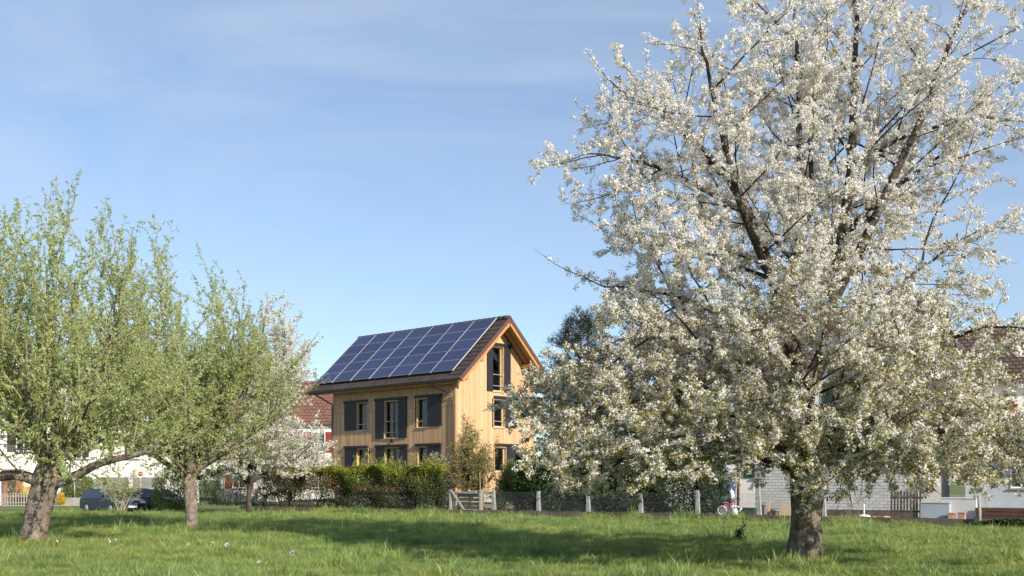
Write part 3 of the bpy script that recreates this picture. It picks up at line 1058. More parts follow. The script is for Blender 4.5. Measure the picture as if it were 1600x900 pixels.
# railing of the terrace on the annex
rl = MB()
for x in np.arange(.2, AL, .14): rl.bar((x, .1, AH + .16), (x, .1, AH + 1.1), .025)
rl.bar((.1, .1, AH + 1.12), (AL - .1, .1, AH + 1.12), .06)
rl.build('railing', M['dark_wood'], annex)
box_part(annex, 'awning_post', M['white_paint'], 4.0, 4.1, .2, .3, AH + .16, AH + 2.4)

# brown roofed house at the right edge
bR = empty('brown_roofed_house', (at(1528, 52), 53.5, 0), NA + math.radians(6))
tag(bR, 'white house with brown tiled roof and red shutters at the right edge', 'house')
box_part(bR, 'wall', M['plaster_white'], 0, 13, 0, 8, 3.4, 6.6)
box_part(bR, 'lower_wall', M['shade_and_box_blue'], 0.02, 12.98, 0.03, 7.98, 0, 3.39)  # bluish shadow on the lower wall is put into its colour
rR, inf = pitched(bR, 0, 13, 0, 8, 6.75, 9.55, M['tile_brown'], .55, 'x', 0)
roof_tiles(rR, inf, M['tile_brown'], .3, .36)
mb = MB()
for xx in (0.01, 12.79): mb.prism([(0, 6.6), (8, 6.6), (4, 9.4)], xx, xx + .2, 'x')
mb.build('gable', M['plaster_white'], bR)
for x in (1.35, 3.9, 6.4): plain_window(bR, x, 4.2, 1.0, 1.35, 0, M['red_paint'])
for x in (2.6, 5.4): plain_window(bR, x, 1.2, 1.0, 1.3, 0.03)
mb = MB(); mb.box(-.2, 13.2, -1.4, -.01, 3.25, 3.38); mb.build('canopy', M['shade_and_box_blue'], bR)

# ------------------------------------------------------------------ small things in the gardens
def on_wall(px, back):
    s = wall_s(px); p = wall_pt(s, back)
    for _ in range(4):                       # slide along the wall so that the column is met at this setback
        s += ((px - 800) / F * p.y - p.x) / (WD.x - (px - 800) / F * WD.y); p = wall_pt(s, back)
    return p


def place(px, back, z=0.2): p = on_wall(px, back); return (p.x, p.y, z)


# garden gate of grey timber with wire
g0, g1 = on_wall(704, .1), on_wall(749, .1)
gate = empty('garden_gate', (g0.x, g0.y, 0), NA)
gl_ = (g1 - g0).length
tag(gate, 'grey timber garden gate with diagonal brace at the end of the hedge', 'gate')
for x in (-.06, gl_):
    mb = MB(); mb.bbox(x, x + .12, -.06, .06, 0, 1.15, .01); mb.build('gate_post', M['grey_wood'], gate)
mb = MB(); mb.bar((.06, -.05, 1.12), (gl_ * .55, -.05, .12), .07); mb.build('brace', M['grey_wood'], gate)
mb = MB(); mb.bbox(.08, gl_ - .02, -.03, .03, .98, 1.07, .008); mb.build('top_rail', M['grey_wood'], gate)
mb = MB(); mb.bbox(.08, gl_ - .02, -.03, .03, .18, .27, .008); mb.build('bottom_rail', M['grey_wood'], gate)
mb = MB(); H = .71; k = .08 - H
while k < gl_:
    for sg in (1, -1):
        lo, hi = max(k, .08), min(k + H, gl_ - .02)
        if hi - lo < .05: continue
        f = lambda q: (.27 + (q - k)) if sg > 0 else (.98 - (q - k))
        mb.bar((lo, .004 * sg, f(lo)), (hi, .004 * sg, f(hi)), .006)
    k += .085
o = mb.build('wire_mesh', M['wire'], gate); o['kind'] = 'stuff'
# slatted compost bin behind the gate with small pale pots on it
c0 = on_wall(716, .9); c1 = on_wall(748, .9); cl = (c1 - c0).length
bin_ = empty('compost_bin', (c0.x, c0.y, .2), NA); bin_.scale = (1, 1, .76)
tag(bin_, 'dark slatted compost bin directly behind the garden gate', 'compost bin')
for z in (.05, .30, .55, .80):
    mb = MB(); mb.bbox(0, cl, -.02, .02, z, z + .19, .006); mb.build('slat', M['dark_wood'], bin_)
    mb = MB(); mb.bbox(0, .04, .022, .9, z + .02, z + .2, .006); mb.build('slat', M['dark_wood'], bin_)
for x in (-.05, cl): mb = MB(); mb.bbox(x, x + .07, -.03, .05, 0, 1.12, .006); mb.build('corner_post', M['dark_wood'], bin_)
mb = MB(); mb.bbox(-.03, cl + .03, -.12, .35, 1.0, 1.03, .006); mb.build('shelf', M['grey_wood'], bin_)
names = ['leftmost', 'second', 'third', 'rightmost']
for i, (f, sc) in enumerate(((.05, .9), (.2, .7), (.55, 1.2), (.85, 1.0))):
    p = c0 + WD * (cl * f)
    mb = MB(); mb.lathe([(.04, 0), (.055, .09), (.062, .09), (.062, .11), (.05, .11), (.045, .03)], n=12)
    o = mb.build('flower_pot', M['white_paint'], None, (p.x, p.y, .985)); o.scale = (sc,) * 3
    tag(o, 'small pale pot on the shelf behind the gate, %s of four' % (names[i] + (' from left' if i in (1, 2) else '')), 'pot', 'pots on the shelf behind the gate')
# grey timber rail frame beside the gate
fr0, fr1 = on_wall(754, .25), on_wall(769, .25)
frm = empty('timber_rail', (fr0.x, fr0.y, 0), NA)
fl = (fr1 - fr0).length
tag(frm, 'pale grey timber rail frame between gate and first concrete post', 'rail')
mb = MB(); mb.bbox(-.05, .05, -.05, .05, .1, 1.14, .008); mb.build('upright', M['grey_wood'], frm)
for z in (.97, .5): mb = MB(); mb.bbox(.052, fl, -.03, .03, z, z + .1, .006); mb.build('crossbar', M['grey_wood'], frm)
for i, px in enumerate((750, 760)):
    p = on_wall(px, .6 + i * .3)
    mb = MB(); mb.tube([(0, 0, 0), (.01, 0, 1.0), (-.01, 0, 1.75 - .1 * i)], [.018, .016, .014], 6)
    o = mb.build('plant_stake', M['twig_pale'], None, (p.x, p.y, .2))
    tag(o, ('taller left' if i == 0 else 'shorter right') + ' thin pale plant stake behind the garden gate', 'stake', 'stakes by the gate')

# objects before the brick wall
p = place(1153, 1.2)
mb = MB(); mb.tube([(0, 0, 0), (.02, 0, 1.5), (0, 0, 2.9)], .055, 8)
tag(mb.build('support_pole', M['brown_pole'], None, p), 'thin rusty brown pole in front of the pale house', 'pole')
# folded white parasol by the pole
p = place(1143, 1.5)
par = empty('folded_parasol', p); tag(par, 'folded white parasol leaning beside the pink bicycle', 'parasol')
mb = MB(); mb.tube([(0, 0, .0), (.0, 0, 1.05)], .018, 6); mb.build('pole', M['white_paint'], par)
mb = MB(); mb.lathe([(.05, .22), (.10, .35), (.13, .8), (.09, .95), (.02, 1.0)], n=9); mb.build('canopy', M['white_paint'], par)
# child's bicycle
p = place(1139, 1.0)
bike = empty('child_bicycle', p, NA + .35)
tag(bike, 'small pink child bicycle with white wheels behind the fence', 'bicycle')
for x in (-.27, .27):
    mb = MB(); ring = [(x + .17 * math.cos(t), 0, .19 + .17 * math.sin(t)) for t in np.linspace(0, 2 * math.pi, 17)]
    mb.tube(ring, .022, 5); w_ = mb.build('wheel', M['white_paint'], bike)
    mb = MB()
    for t in np.linspace(0, math.pi, 6)[:-1]: mb.bar((x - .16 * math.cos(t), 0, .19 - .16 * math.sin(t)), (x + .16 * math.cos(t), 0, .19 + .16 * math.sin(t)), .006)
    mb.build('spokes', M['white_paint'], w_)
mb = MB()
for a_, b_ in (((-.27, 0, .19), (-.05, 0, .2)), ((-.05, 0, .2), (-.12, 0, .46)), ((-.12, 0, .46), (-.27, 0, .19)), ((-.05, 0, .2), (.19, 0, .45)), ((-.1, 0, .4), (.18, 0, .48)), ((.27, 0, .19), (.17, 0, .55))):
    mb.tube([a_, b_], .018, 6)
mb.build('frame', M['pink'], bike)
mb = MB(); mb.tube([(.15, -.2, .64), (.17, 0, .58), (.15, .2, .64)], .015, 6); mb.build('handlebar', M['pink'], bike)
mb = MB(); mb.bbox(-.24, -.02, -.06, .06, .47, .52, .015); mb.build('saddle', M['pink'], bike)
# white watering can next to it
p = place(1148, .8)
can = empty('watering_can', p, NA); tag(can, 'white watering can standing between bicycle and brown pole', 'watering can')
mb = MB(); mb.lathe([(.12, 0), (.13, .05), (.11, .24), (.09, .26)], n=14); mb.build('body', M['white_paint'], can)
mb = MB(); mb.tube([(.1, 0, .06), (.22, 0, .2), (.28, 0, .3)], [.03, .022, .045], 8); mb.build('spout', M['white_paint'], can)
mb = MB(); mb.tube([(.06, 0, .26), (0, 0, .36), (-.12, 0, .30), (-.13, 0, .12)], .014, 6); mb.build('handle', M['white_paint'], can)
# dark crate
p = place(1168, 1.0); cr = empty('dark_crate', p, NA); tag(cr, 'dark plastic crate between brown pole and tall concrete post', 'crate')
for z in (0, .11, .22):
    mb = MB(); mb.bbox(-.3, .3, -.2, .2, z, z + .085, .01); mb.build('slat', M['green_paint'], cr)
for x in (-.28, .28): mb = MB(); mb.box(x - .025, x + .025, -.215, -.202, 0, .31); mb.build('corner_post', M['green_paint'], cr)
# boards leaning on the brick wall
def lean(name, px, back, w, h, mat, label, cat='board', tilt=.18, th=.03):
    q = place(px, back)
    mb = MB(); mb.bbox(-w / 2, w / 2, -th / 2, th / 2, 0, h, .006)
    o = mb.build(name, mat, None, q, (-tilt, 0, NA)); tag(o, label, cat); return o


lean('leaning_board', 1193, 1.5, .24, .55, M['grey_wood'], 'narrow upright grey tan board leaning beside the tall concrete post')
lean('leaning_plank', 1200.5, 1.35, .11, .56, M['tan_board'], 'narrow pale plank leaning right beside the grey tan board', 'plank')
lean('chipboard_panel', 1234, 1.4, .86, .46, M['tan_board'], 'wide tan chipboard panel leaning left of the cherry trunk', 'panel')
p = place(1211, 1.2)
mb = MB(); mb.lathe([(.10, 0), (.15, .2), (.165, .2), (.165, .24), (.14, .24), (.12, .1)], n=16)
tag(mb.build('plant_pot', M['conc_post'], None, p), 'round grey plant pot between the leaning boards', 'pot')
# parasol foot
p = place(1350, .75)
pf = empty('parasol_foot', p); tag(pf, 'white round parasol foot with upright tube right of the cherry trunk', 'parasol foot')
mb = MB(); mb.lathe([(.23, 0), (.235, .05), (.20, .09), (.06, .13)], n=24); mb.build('foot', M['white_paint'], pf)
mb = MB(); mb.lathe([(.032, .13), (.032, .50), (.028, .505)], n=12); mb.build('tube', M['white_paint'], pf)
rr = random.Random(4)
spots = [(1365, 'leftmost'), (1370, 'second from left'), (1376, 'middle'), (1382, 'second from right'), (1387, 'rightmost')]
for px, nm in spots:
    p = place(px, .7 + rr.uniform(0, .15))
    mb = MB(); s_ = rr.uniform(.06, .10)
    vs = [(x * s_ * rr.uniform(.7, 1.3), y * s_ * rr.uniform(.7, 1.2), z * s_ * rr.uniform(.5, .8)) for z in (0, 1.4) for y in (-1, 1) for x in (-1, 1)]
    mb.hexa(vs)
    o = mb.build('clay_shard', M['terracotta'], None, p, (0, 0, rr.uniform(0, 3)))
    tag(o, 'pinkish clay shard by the parasol foot, %s of five' % nm, 'shard', 'clay shards near the parasol foot')
# slatted wooden screen
s0, s1 = on_wall(1391, .9), on_wall(1441, .9)
scr = empty('slatted_screen', (s0.x, s0.y, .2), NA); sl_ = (s1 - s0).length
tag(scr, 'dark brown upright slatted wooden screen right of the brick wall', 'screen')
nn = 10
for i in range(nn):
    x = sl_ * i / nn
    mb = MB(); mb.bbox(x + .012, x + sl_ / nn - .035, -.012, .012, .0, .98 + rr.uniform(-.03, .03), .004); mb.build('slat', M['dark_wood'], scr)
for z in (.22, .72): mb = MB(); mb.box(0, sl_, .014, .05, z, z + .07); mb.build('crossbar', M['dark_wood'], scr)
# pale boxes, planters and timber stack toward the right edge
def crate(px, back, w, d, h, mat, label, name='storage_box', cat='box', z=.2, lid=True):
    q = place(px, back, z)
    e = empty(name, q, NA); tag(e, label, cat)
    mb = MB(); mb.bbox(-w / 2, w / 2, -d / 2, d / 2, 0, h, .015); mb.build('body', mat, e)
    if lid:
        mb = MB(); mb.bbox(-w / 2 - .02, w / 2 + .02, -d / 2 - .02, d / 2 + .02, h + .002, h + .05, .012); mb.build('lid', mat, e)
    return e


crate(1463, 1.1, 1.0, .6, .55, M['shade_and_box_blue'], 'bluish grey storage box right of the slatted screen')
crate(1500, 1.5, 1.2, .6, .72, M['plaster_grey'], 'large pale grey storage box behind the two small planters')
crate(1487, .6, .22, .22, .20, M['terracotta'], 'small clay planter on the wall, left of the pair', 'planter', 'planter')
crate(1503, .6, .24, .22, .22, M['terracotta'], 'small clay planter on the wall, right of the pair', 'planter', 'planter')
q = place(1568, 1.3)
st = empty('timber_stack', q, NA); tag(st, 'stack of brown timber beams beside the round timber post', 'timber stack')
for i in range(3):
    for j in range(4):
        mb = MB(); mb.bbox(-.75 + rr.uniform(-.15, .15), .9 + rr.uniform(-.3, .3), -.3 + j * .15, -.17 + j * .15, i * .145, i * .145 + .13, .008)
        mb.build('beam', M['brown_pole'], st)
lean('wall_shade_panel', 1131, 2.3, .95, 1.35, M['wall_shade_blue'], 'blue panel standing for the shaded wall behind the bicycle', 'panel', .1)  # panel added where the wall lies in blue shade

# ------------------------------------------------------------------ street: cars, sign, fence
def car(loc, rz, paint, label):
    c = empty('parked_car', loc, rz); c.scale = (.93,) * 3
    tag(c, label, 'car', 'cars parked on the street')
    L, W, = 4.5, .88
    low = [(-2.2, .28), (-2.25, .62), (-2.18, .9), (-2.0, .98), (1.0, .98), (2.05, .80), (2.22, .6), (2.2, .3), (1.9, .22), (-1.9, .22)]
    st = []
    ys = [(-W, .94), (-W * .93, 1.0), (W * .93, 1.0), (W, .94)]
    mb = MB()
    for (y, k_) in ys: st.append([(x * (1 if abs(y) < W else .985), y, .62 + (z - .62) * (1 if abs(y) < W else .86)) for x, z in low])
    n = len(low); vs = [p for s_ in st for p in s_]; fs = []
    for a_ in range(3):
        for i in range(n): fs.append((a_ * n + i, (a_ + 1) * n + i, (a_ + 1) * n + (i + 1) % n, a_ * n + (i + 1) % n))
    fs.append(tuple(range(n))); fs.append(tuple(range(3 * n, 4 * n))[::-1])
    mb.add(vs, [f[::-1] for f in fs])
    mb.build('body', paint, c)
    gh0 = [(-2.08, .985), (-1.72, 1.40), (-1.2, 1.47), (-.1, 1.47), (.35, 1.40), (1.05, .985)]
    mb = MB()
    vs = [(x, -W * (.92 - .25 * (z - .985)), z) for x, z in gh0] + [(x, W * (.92 - .25 * (z - .985)), z) for x, z in gh0]
    fs = [tuple(range(6)), tuple(range(6, 12))[::-1]] + [((i + 1) % 6, i, 6 + i, 6 + (i + 1) % 6) for i in range(6)]
    mb.add(vs, fs); cab = mb.build('cabin', paint, c)
    for sy in (-1, 1):
        for poly in ([(-1.85, 1.05), (-1.55, 1.36), (-1.0, 1.39), (-1.0, 1.05)], [(-.93, 1.05), (-.93, 1.39), (-.12, 1.39), (-.12, 1.05)], [(-.05, 1.05), (-.05, 1.39), (.25, 1.35), (.80, 1.05)]):
            mb = MB()
            f = lambda z, o: sy * (W * (.92 - .25 * (z - .985)) + o)
            vs = [(x, f(z, .004), z) for x, z in poly] + [(x, f(z, -.02), z) for x, z in poly]
            q = [(0, 1, 2, 3), (7, 6, 5, 4), (0, 4, 5, 1), (1, 5, 6, 2), (2, 6, 7, 3), (3, 7, 4, 0)]
            mb.add(vs, q if sy > 0 else [t[::-1] for t in q]); mb.build('side_window', M['car_glass'], cab)
    for (xa, za, xb, zb, nm) in ((.42, 1.36, .98, 1.03, 'windscreen'), (-2.03, 1.04, -1.75, 1.37, 'rear_window')):
        mb = MB(); o_ = .012
        mb.add([(xa + (o_ if xa > 0 else -o_), -.68, za + o_), (xa + (o_ if xa > 0 else -o_), .68, za + o_), (xb + (o_ if xb > 0 else -o_), .68, zb + o_), (xb + (o_ if xb > 0 else -o_), -.68, zb + o_)], [(0, 1, 2, 3) if xa < 0 else (3, 2, 1, 0)])
        mb.build(nm, M['car_glass'], cab)
    for x in (-1.38, 1.35):
        for sy in (-1, 1):
            mb = MB(); yy = sy * .80
            mb.lathe([(.30, -.1), (.325, -.08), (.325, .08), (.30, .1)], (x, yy, .325), 20, 'y'); wh = mb.build('wheel', M['tyre'], c)
            mb = MB(); mb.lathe([(.21, -.012), (.205, .012), (.06, .02)] if sy > 0 else [(.06, -.02), (.205, -.012), (.21, .012)], (x, yy + sy * .105, .325), 16, 'y'); mb.build('rim', M['pole'], wh)
    for sy in (-1, 1):
        mb = MB(); mb.bbox(2.0, 2.21, sy * .66 - .16, sy * .66 + .16, .62, .77, .03); mb.build('headlight', M['lamp_clear'], c)
        mb = MB(); mb.bbox(-2.235, -2.1, sy * .70 - .11, sy * .70 + .11, .68, .92, .03); mb.build('tail_light', M['lamp_red'], c)
        mb = MB(); mb.bbox(.55, .70, sy * .98 - .09, sy * .98 + .09, 1.0, 1.12, .03); mb.build('mirror', paint, c)
    mb = MB(); mb.bbox(2.225, 2.24, -.26, .26, .40, .50, .004); mb.build('number_plate', M['white_paint'], c)
    return c


car((at(176, 57.5), 57.5, SZ + .008), math.radians(-40), M['car_blue'], 'dark blue estate car parked on the street behind the leaning trunk')
car((at(243, 60.5), 60.5, SZ + .008), math.radians(-24), M['car_grey'], 'dark grey car half hidden by bushes, right of the blue estate')
# round red sign on a post
sx = at(220, 72.8)
sg = empty('road_sign', (sx, 72.8, SZ + .1)); tag(sg, 'round red road sign on a thin post above the cars', 'road sign')
mb = MB(); mb.tube([(0, 0, 0), (0, 0, 2.35)], .03, 8); mb.build('post', M['pole'], sg)
mb = MB(); mb.lathe([(.17, -.01), (.17, .01)], (0, -.05, 2.18), 24, 'y'); dsc = mb.build('disc', M['sign_red'], sg)
mb = MB(); mb.box(-.11, .11, -.066, -.0605, 2.155, 2.205); mb.build('bar', M['sign_pale'], dsc)
mb = MB(); mb.box(-.08, .08, -.06, -.045, 1.86, 1.97); mb.build('plate', M['white_paint'], sg)
# garden fence across the road
ff = empty('picket_fence', (at(-40, 73), 73, SZ)); tag(ff, 'low pale picket fence across the road at the left edge', 'fence')
x = 0
while x < 4.3:
    mb = MB(); mb.box(x, x + .07, -.015, .015, 0, .95 + rr.uniform(-.04, .04)); mb.build('picket', M['grey_wood'], ff); x += .19
for z in (.25, .7): mb = MB(); mb.box(0, 4.3, .017, .05, z, z + .06); mb.build('rail', M['grey_wood'], ff)
gf = empty('low_street_wall', (at(92, 73), 73, SZ)); tag(gf, 'low grey street wall with two thin posts left of the blue car', 'wall')
mb = MB(); mb.bbox(0, 4.0, 0, .2, 0, .62, .01); mb.build('wall_base', M['kerb'], gf)
for x in (1.05, 2.9): mb = MB(); mb.tube([(x, .1, .6), (x, .1, 1.75)], .035, 8); mb.build('post', M['pole'], gf)
# ------------------------------------------------------------------ vegetation toolkit
def nunit(v):
    return v / (np.linalg.norm(v, axis=-1, keepdims=True) + 1e-9)


def tubes(branches, sides_of):
    """branches: list of (P(n,3), R(n)) -> vertex and quad arrays"""
    Vs, Fs, base = [], [], 0
    for P, R in branches:
        n = len(P); k = sides_of(R[0])
        T = np.gradient(P, axis=0); T = nunit(T)
        ref = np.array([0.31, 0.2, 0.93]) if abs(T[0][2]) < .9 else np.array([1., .1, 0])
        A = nunit(np.cross(T, ref)); B = np.cross(T, A)
        th = np.arange(k) * 2 * np.pi / k
        ring = (P[:, None, :] + R[:, None, None] * (A[:, None, :] * np.cos(th)[None, :, None] + B[:, None, :] * np.sin(th)[None, :, None]))
        Vs.append(ring.reshape(-1, 3))
        i = np.arange(n - 1)[:, None] * k; j = np.arange(k)[None, :]
        q = np.stack([i + j, i + (j + 1) % k, i + k + (j + 1) % k, i + k + j], -1).reshape(-1, 4) + base
        Fs.append(q); base += n * k
    return np.concatenate(Vs), np.concatenate(Fs)


def branch_obj(name, branches, mat, parent, sides_of=lambda r: 9 if r > .06 else (5 if r > .018 else 3), kind=None):
    V, Fq = tubes(branches, sides_of)
    o = inst(name, mesh_np(name, V, [Fq], mat, smooth=True), parent)
    if kind: o['kind'] = kind
    return o


def leaves_mesh(name, C, ln, wd, g, mat, parent, var, tilt_up=0.0, axis=None, fold=True):
    """rhombic leaves or petals at the points C"""
    n = len(C)
    d = nunit(g.normal(size=(n, 3)))
    if axis is not None: d = nunit(d + axis)
    w = nunit(np.cross(d, g.normal(size=(n, 3))))
    if tilt_up:
        nn = np.cross(d, w); nn[:, 2] = np.abs(nn[:, 2]) + tilt_up; nn = nunit(nn)
        w = nunit(np.cross(nn, d))
    L = (ln * g.uniform(.75, 1.25, n))[:, None]; W = (wd * g.uniform(.75, 1.25, n))[:, None]
    a = C - d * L * .5; b = C + d * L * .5
    nrm = np.cross(d, w)
    up = nrm * W * .22 if fold else 0
    l = C - w * W * .5 + up; r = C + w * W * .5 + up
    V = np.stack([a, r, b, l], 1).reshape(-1, 3)
    Fq = np.arange(4 * n).reshape(n, 4)
    o = inst(name, mesh_np(name, V, [Fq], mat, var), parent)
    o['kind'] = 'stuff'
    return o


def grow(g, p, d, L, r0, r1, nseg=6, wob=.12, trop=(0, 0, 0)):
    P = [np.array(p, float)]; d = nunit(np.array(d, float)); tr = np.array(trop, float)
    st = L / nseg
    for i in range(nseg):
        d = nunit(d + g.normal(size=3) * wob + tr)
        P.append(P[-1] + d * st)
    t = np.linspace(0, 1, nseg + 1)
    return np.array(P), r0 + (r1 - r0) * t


def poly(pts, n=10):
    """smooth polyline with radii through hand placed joints (x,y,z,r)"""
    A = np.array(pts, float); m = len(A)
    t = np.linspace(0, m - 1, max(n, m * 3))
    out = []
    for u in t:
        i = min(int(u), m - 2); f = u - i
        p0, p1, p2, p3 = A[max(i - 1, 0)], A[i], A[i + 1], A[min(i + 2, m - 1)]
        out.append(.5 * ((2 * p1) + (-p0 + p2) * f + (2 * p0 - 5 * p1 + 4 * p2 - p3) * f * f + (-p0 + 3 * p1 - 3 * p2 + p3) * f ** 3))
    out = np.array(out)
    return out[:, :3], np.maximum(out[:, 3], .004)


def alen(P):
    return np.concatenate([[0], np.cumsum(np.linalg.norm(np.diff(P, axis=0), axis=1))])


def sample(P, R, s):
    a = alen(P)
    i = min(max(np.searchsorted(a, s) - 1, 0), len(P) - 2)
    f = (s - a[i]) / (a[i + 1] - a[i] + 1e-9)
    return P[i] + (P[i + 1] - P[i]) * f, nunit(P[i + 1] - P[i]), R[i] + (R[i + 1] - R[i]) * f


def along(branches, spacing, g, t0=0.0, jit=.03):
    """points spaced along branches from fraction t0 on, with the axis direction"""
    out, ax = [], []
    for P, R in branches:
        a = alen(P); L = a[-1]
        n = int(L * (1 - t0) / spacing)
        if n < 1: continue
        s = L * t0 + (np.arange(n) + g.uniform(0, 1, n)) * spacing
        s = np.clip(s, 0, L)
        i = np.clip(np.searchsorted(a, s) - 1, 0, len(P) - 2)
        f = ((s - a[i]) / (a[i + 1] - a[i] + 1e-9))[:, None]
        out.append(P[i] + (P[i + 1] - P[i]) * f); ax.append(P[i + 1] - P[i])
    if not out: return np.zeros((0, 3)), np.zeros((0, 3))
    C = np.concatenate(out)
    return C + g.normal(size=C.shape) * jit, nunit(np.concatenate(ax))


def side_shoots(g, parents, spacing, t0, t1, ang, Lfun, rfun, nseg=5, wob=.12, trop=(0, 0, 0), up=0.0, flat=0.0):
    out = []
    for P, R in parents:
        L = alen(P)[-1]
        s = L * t0 + spacing * g.uniform(.2, 1)
        az = g.uniform(0, 6.28)
        while s < L * t1:
            p, t, r = sample(P, R, s)
            az += 2.4 + g.normal() * .4
            u = nunit(np.cross(t, [.13, .4, .9])); v = np.cross(t, u)
            pr = u * math.cos(az) + v * math.sin(az)
            pr[2] *= (1 - flat)
            a = g.uniform(*ang)
            d = nunit(t * math.cos(a) + nunit(pr) * math.sin(a) + np.array([0, 0, up]))
            ln = Lfun(g, p, d, s / L, L)
            if ln > .05:
                out.append(grow(g, p, d, ln, min(rfun(ln), r * .85), .003, nseg, wob, trop))
            s += spacing * g.uniform(.6, 1.4)
    return out


def trunk_mesh(name, joints, mat, parent, g, sides=26, ridges=.06, flare=0.0, n=46):
    """trunk with uneven section and root flare"""
    P, R = poly(joints, n)
    V, Fs = [], []
    T = nunit(np.gradient(P, axis=0))
    k = sides; th = np.arange(k) * 2 * np.pi / k
    ph = g.uniform(0, 6.28, 6)
    for i in range(len(P)):
        A = nunit(np.cross(T[i], [0, 1, 0.05])); B = np.cross(T[i], A)
        h = alen(P)[i]
        m = 1 + ridges * (np.sin(3 * th + ph[0] + .5 * h) * .5 + np.sin(5 * th + ph[1] - .9 * h) * .4 + np.sin(9 * th + ph[2] + 2.0 * h) * .25) + ridges * .5 * np.sin(4.3 * h + 2 * th + ph[3]) + g.normal(size=k) * .012
        fl = flare * math.exp(-h / .28)
        m = m + fl * (1 + .45 * np.sin(5 * th + ph[4]))
        V.append(P[i] + R[i] * m[:, None] * (A * np.cos(th)[:, None] + B * np.sin(th)[:, None]))
    V = np.concatenate(V)
    i = np.arange(len(P) - 1)[:, None] * k; j = np.arange(k)[None, :]
    q = np.stack([i + j, i + (j + 1) % k, i + k + (j + 1) % k, i + k + j], -1).reshape(-1, 4)
    return inst(name, mesh_np(name, V, [q], mat, smooth=True), parent), (P, R)


_groups = {}


def scatter(name, P, S, I, E, col, parent=None):
    """small leaf or blossom clumps on points (crowns, grass: nobody could count them)"""
    n = len(P)
    me = bpy.data.meshes.new(name)
    me.vertices.add(n); me.vertices.foreach_set('co', np.asarray(P, np.float32).ravel())
    a = me.attributes.new('clump_scale', 'FLOAT', 'POINT'); a.data.foreach_set('value', np.asarray(S, np.float32))
    a = me.attributes.new('clump_turn', 'FLOAT_VECTOR', 'POINT'); a.data.foreach_set('vector', np.asarray(E, np.float32).ravel())
    a = me.attributes.new('clump_kind', 'INT', 'POINT'); a.data.foreach_set('value', np.asarray(I, np.int32))
    o = inst(name, me, parent); o['kind'] = 'stuff'
    if col.name not in _groups:
        ng = bpy.data.node_groups.new('on_points_' + col.name, 'GeometryNodeTree')
        ng.interface.new_socket('Geometry', in_out='INPUT', socket_type='NodeSocketGeometry')
        ng.interface.new_socket('Geometry', in_out='OUTPUT', socket_type='NodeSocketGeometry')
        N, Lk = ng.nodes, ng.links
        gi, go = N.new('NodeGroupInput'), N.new('NodeGroupOutput')
        ip = N.new('GeometryNodeInstanceOnPoints'); ci = N.new('GeometryNodeCollectionInfo')
        ci.inputs['Collection'].default_value = col
        ci.inputs['Separate Children'].default_value = True
        ci.inputs['Reset Children'].default_value = True
        ip.inputs['Pick Instance'].default_value = True

        def attr(nm, ty):
            q = N.new('GeometryNodeInputNamedAttribute'); q.data_type = ty; q.inputs['Name'].default_value = nm
            return q.outputs['Attribute']

        er = N.new('FunctionNodeEulerToRotation'); Lk.new(attr('clump_turn', 'FLOAT_VECTOR'), er.inputs[0])
        Lk.new(gi.outputs[0], ip.inputs['Points']); Lk.new(ci.outputs[0], ip.inputs['Instance'])
        Lk.new(attr('clump_kind', 'INT'), ip.inputs['Instance Index'])
        Lk.new(er.outputs[0], ip.inputs['Rotation']); Lk.new(attr('clump_scale', 'FLOAT'), ip.inputs['Scale'])
        Lk.new(ip.outputs[0], go.inputs[0])
        _groups[col.name] = ng
    md = o.modifiers.new('clumps', 'NODES'); md.node_group = _groups[col.name]
    return o


def clump_mesh(name, g, petals, leaves, mats, rad=.045, psize=.034, llen=.065, lwid=.028, vmean=.6):
    """one flower or leaf cluster: petals on a ball, leaves radiating"""
    V, var, mi = [], [], []
    def quad(C, d, w, L, W, cup):
        nrm = np.cross(d, w)
        V.extend([C - d * L * .5, C + w * W * .5 + nrm * cup, C + d * L * .5, C - w * W * .5 + nrm * cup])
    for i in range(petals):
        u = nunit(g.normal(size=3)); C = u * rad * g.uniform(.55, 1.1)
        nn = nunit(u + g.normal(size=3) * .45); d = nunit(np.cross(nn, g.normal(size=3))); w = np.cross(nn, d)
        sz = psize * g.uniform(.75, 1.2)
        quad(C, d, w, sz, sz * .95, sz * .15); var.append(np.clip(g.normal(vmean, .25), 0, 1)); mi.append(0)
    for i in range(leaves):
        d = nunit(g.normal(size=3) + np.array([0, 0, .3])); w = nunit(np.cross(d, g.normal(size=3)))
        L = llen * g.uniform(.7, 1.25)
        quad(d * (L * .5 + rad * (.5 if petals else .1)), d, w, L, lwid * g.uniform(.8, 1.2), lwid * .2)
        var.append(g.uniform()); mi.append(len(mats) - 1)
    me = mesh_np(name, np.array(V), [np.arange(len(V)).reshape(-1, 4)], None, var)
    for m in mats: me.materials.append(m)
    me.polygons.foreach_set('material_index', np.array(mi, np.int32))
    return bpy.data.objects.new(name, me)


_g = np.random.default_rng(17)
COL_CHERRY = bpy.data.collections.new('cherry_clumps')
for v in range(10):                      # 0-5 blossom only, 6-9 with young leaves
    COL_CHERRY.objects.link(clump_mesh('clump_%02d' % v, _g, 20 if v < 6 else 13, 0 if v < 6 else 6, [M['blossom'], M['cherry_leaf']], .048, .030))
COL_PEAR = bpy.data.collections.new('pear_clumps')
for v in range(6):
    COL_PEAR.objects.link(clump_mesh('rosette_%02d' % v, _g, 0, 6, [M['pear_leaf']], .02, .03, .052, .028))
COL_LEAF = bpy.data.collections.new('plum_clumps')
for v in range(6):
    COL_LEAF.objects.link(clump_mesh('plum_%02d' % v, _g, 9, 1 if v > 3 else 0, [M['blossom'], M['pear_leaf']], .05, .042, .06, .03, .45))


def euler(g, n):
    return g.uniform(0, 6.283, (n, 3))


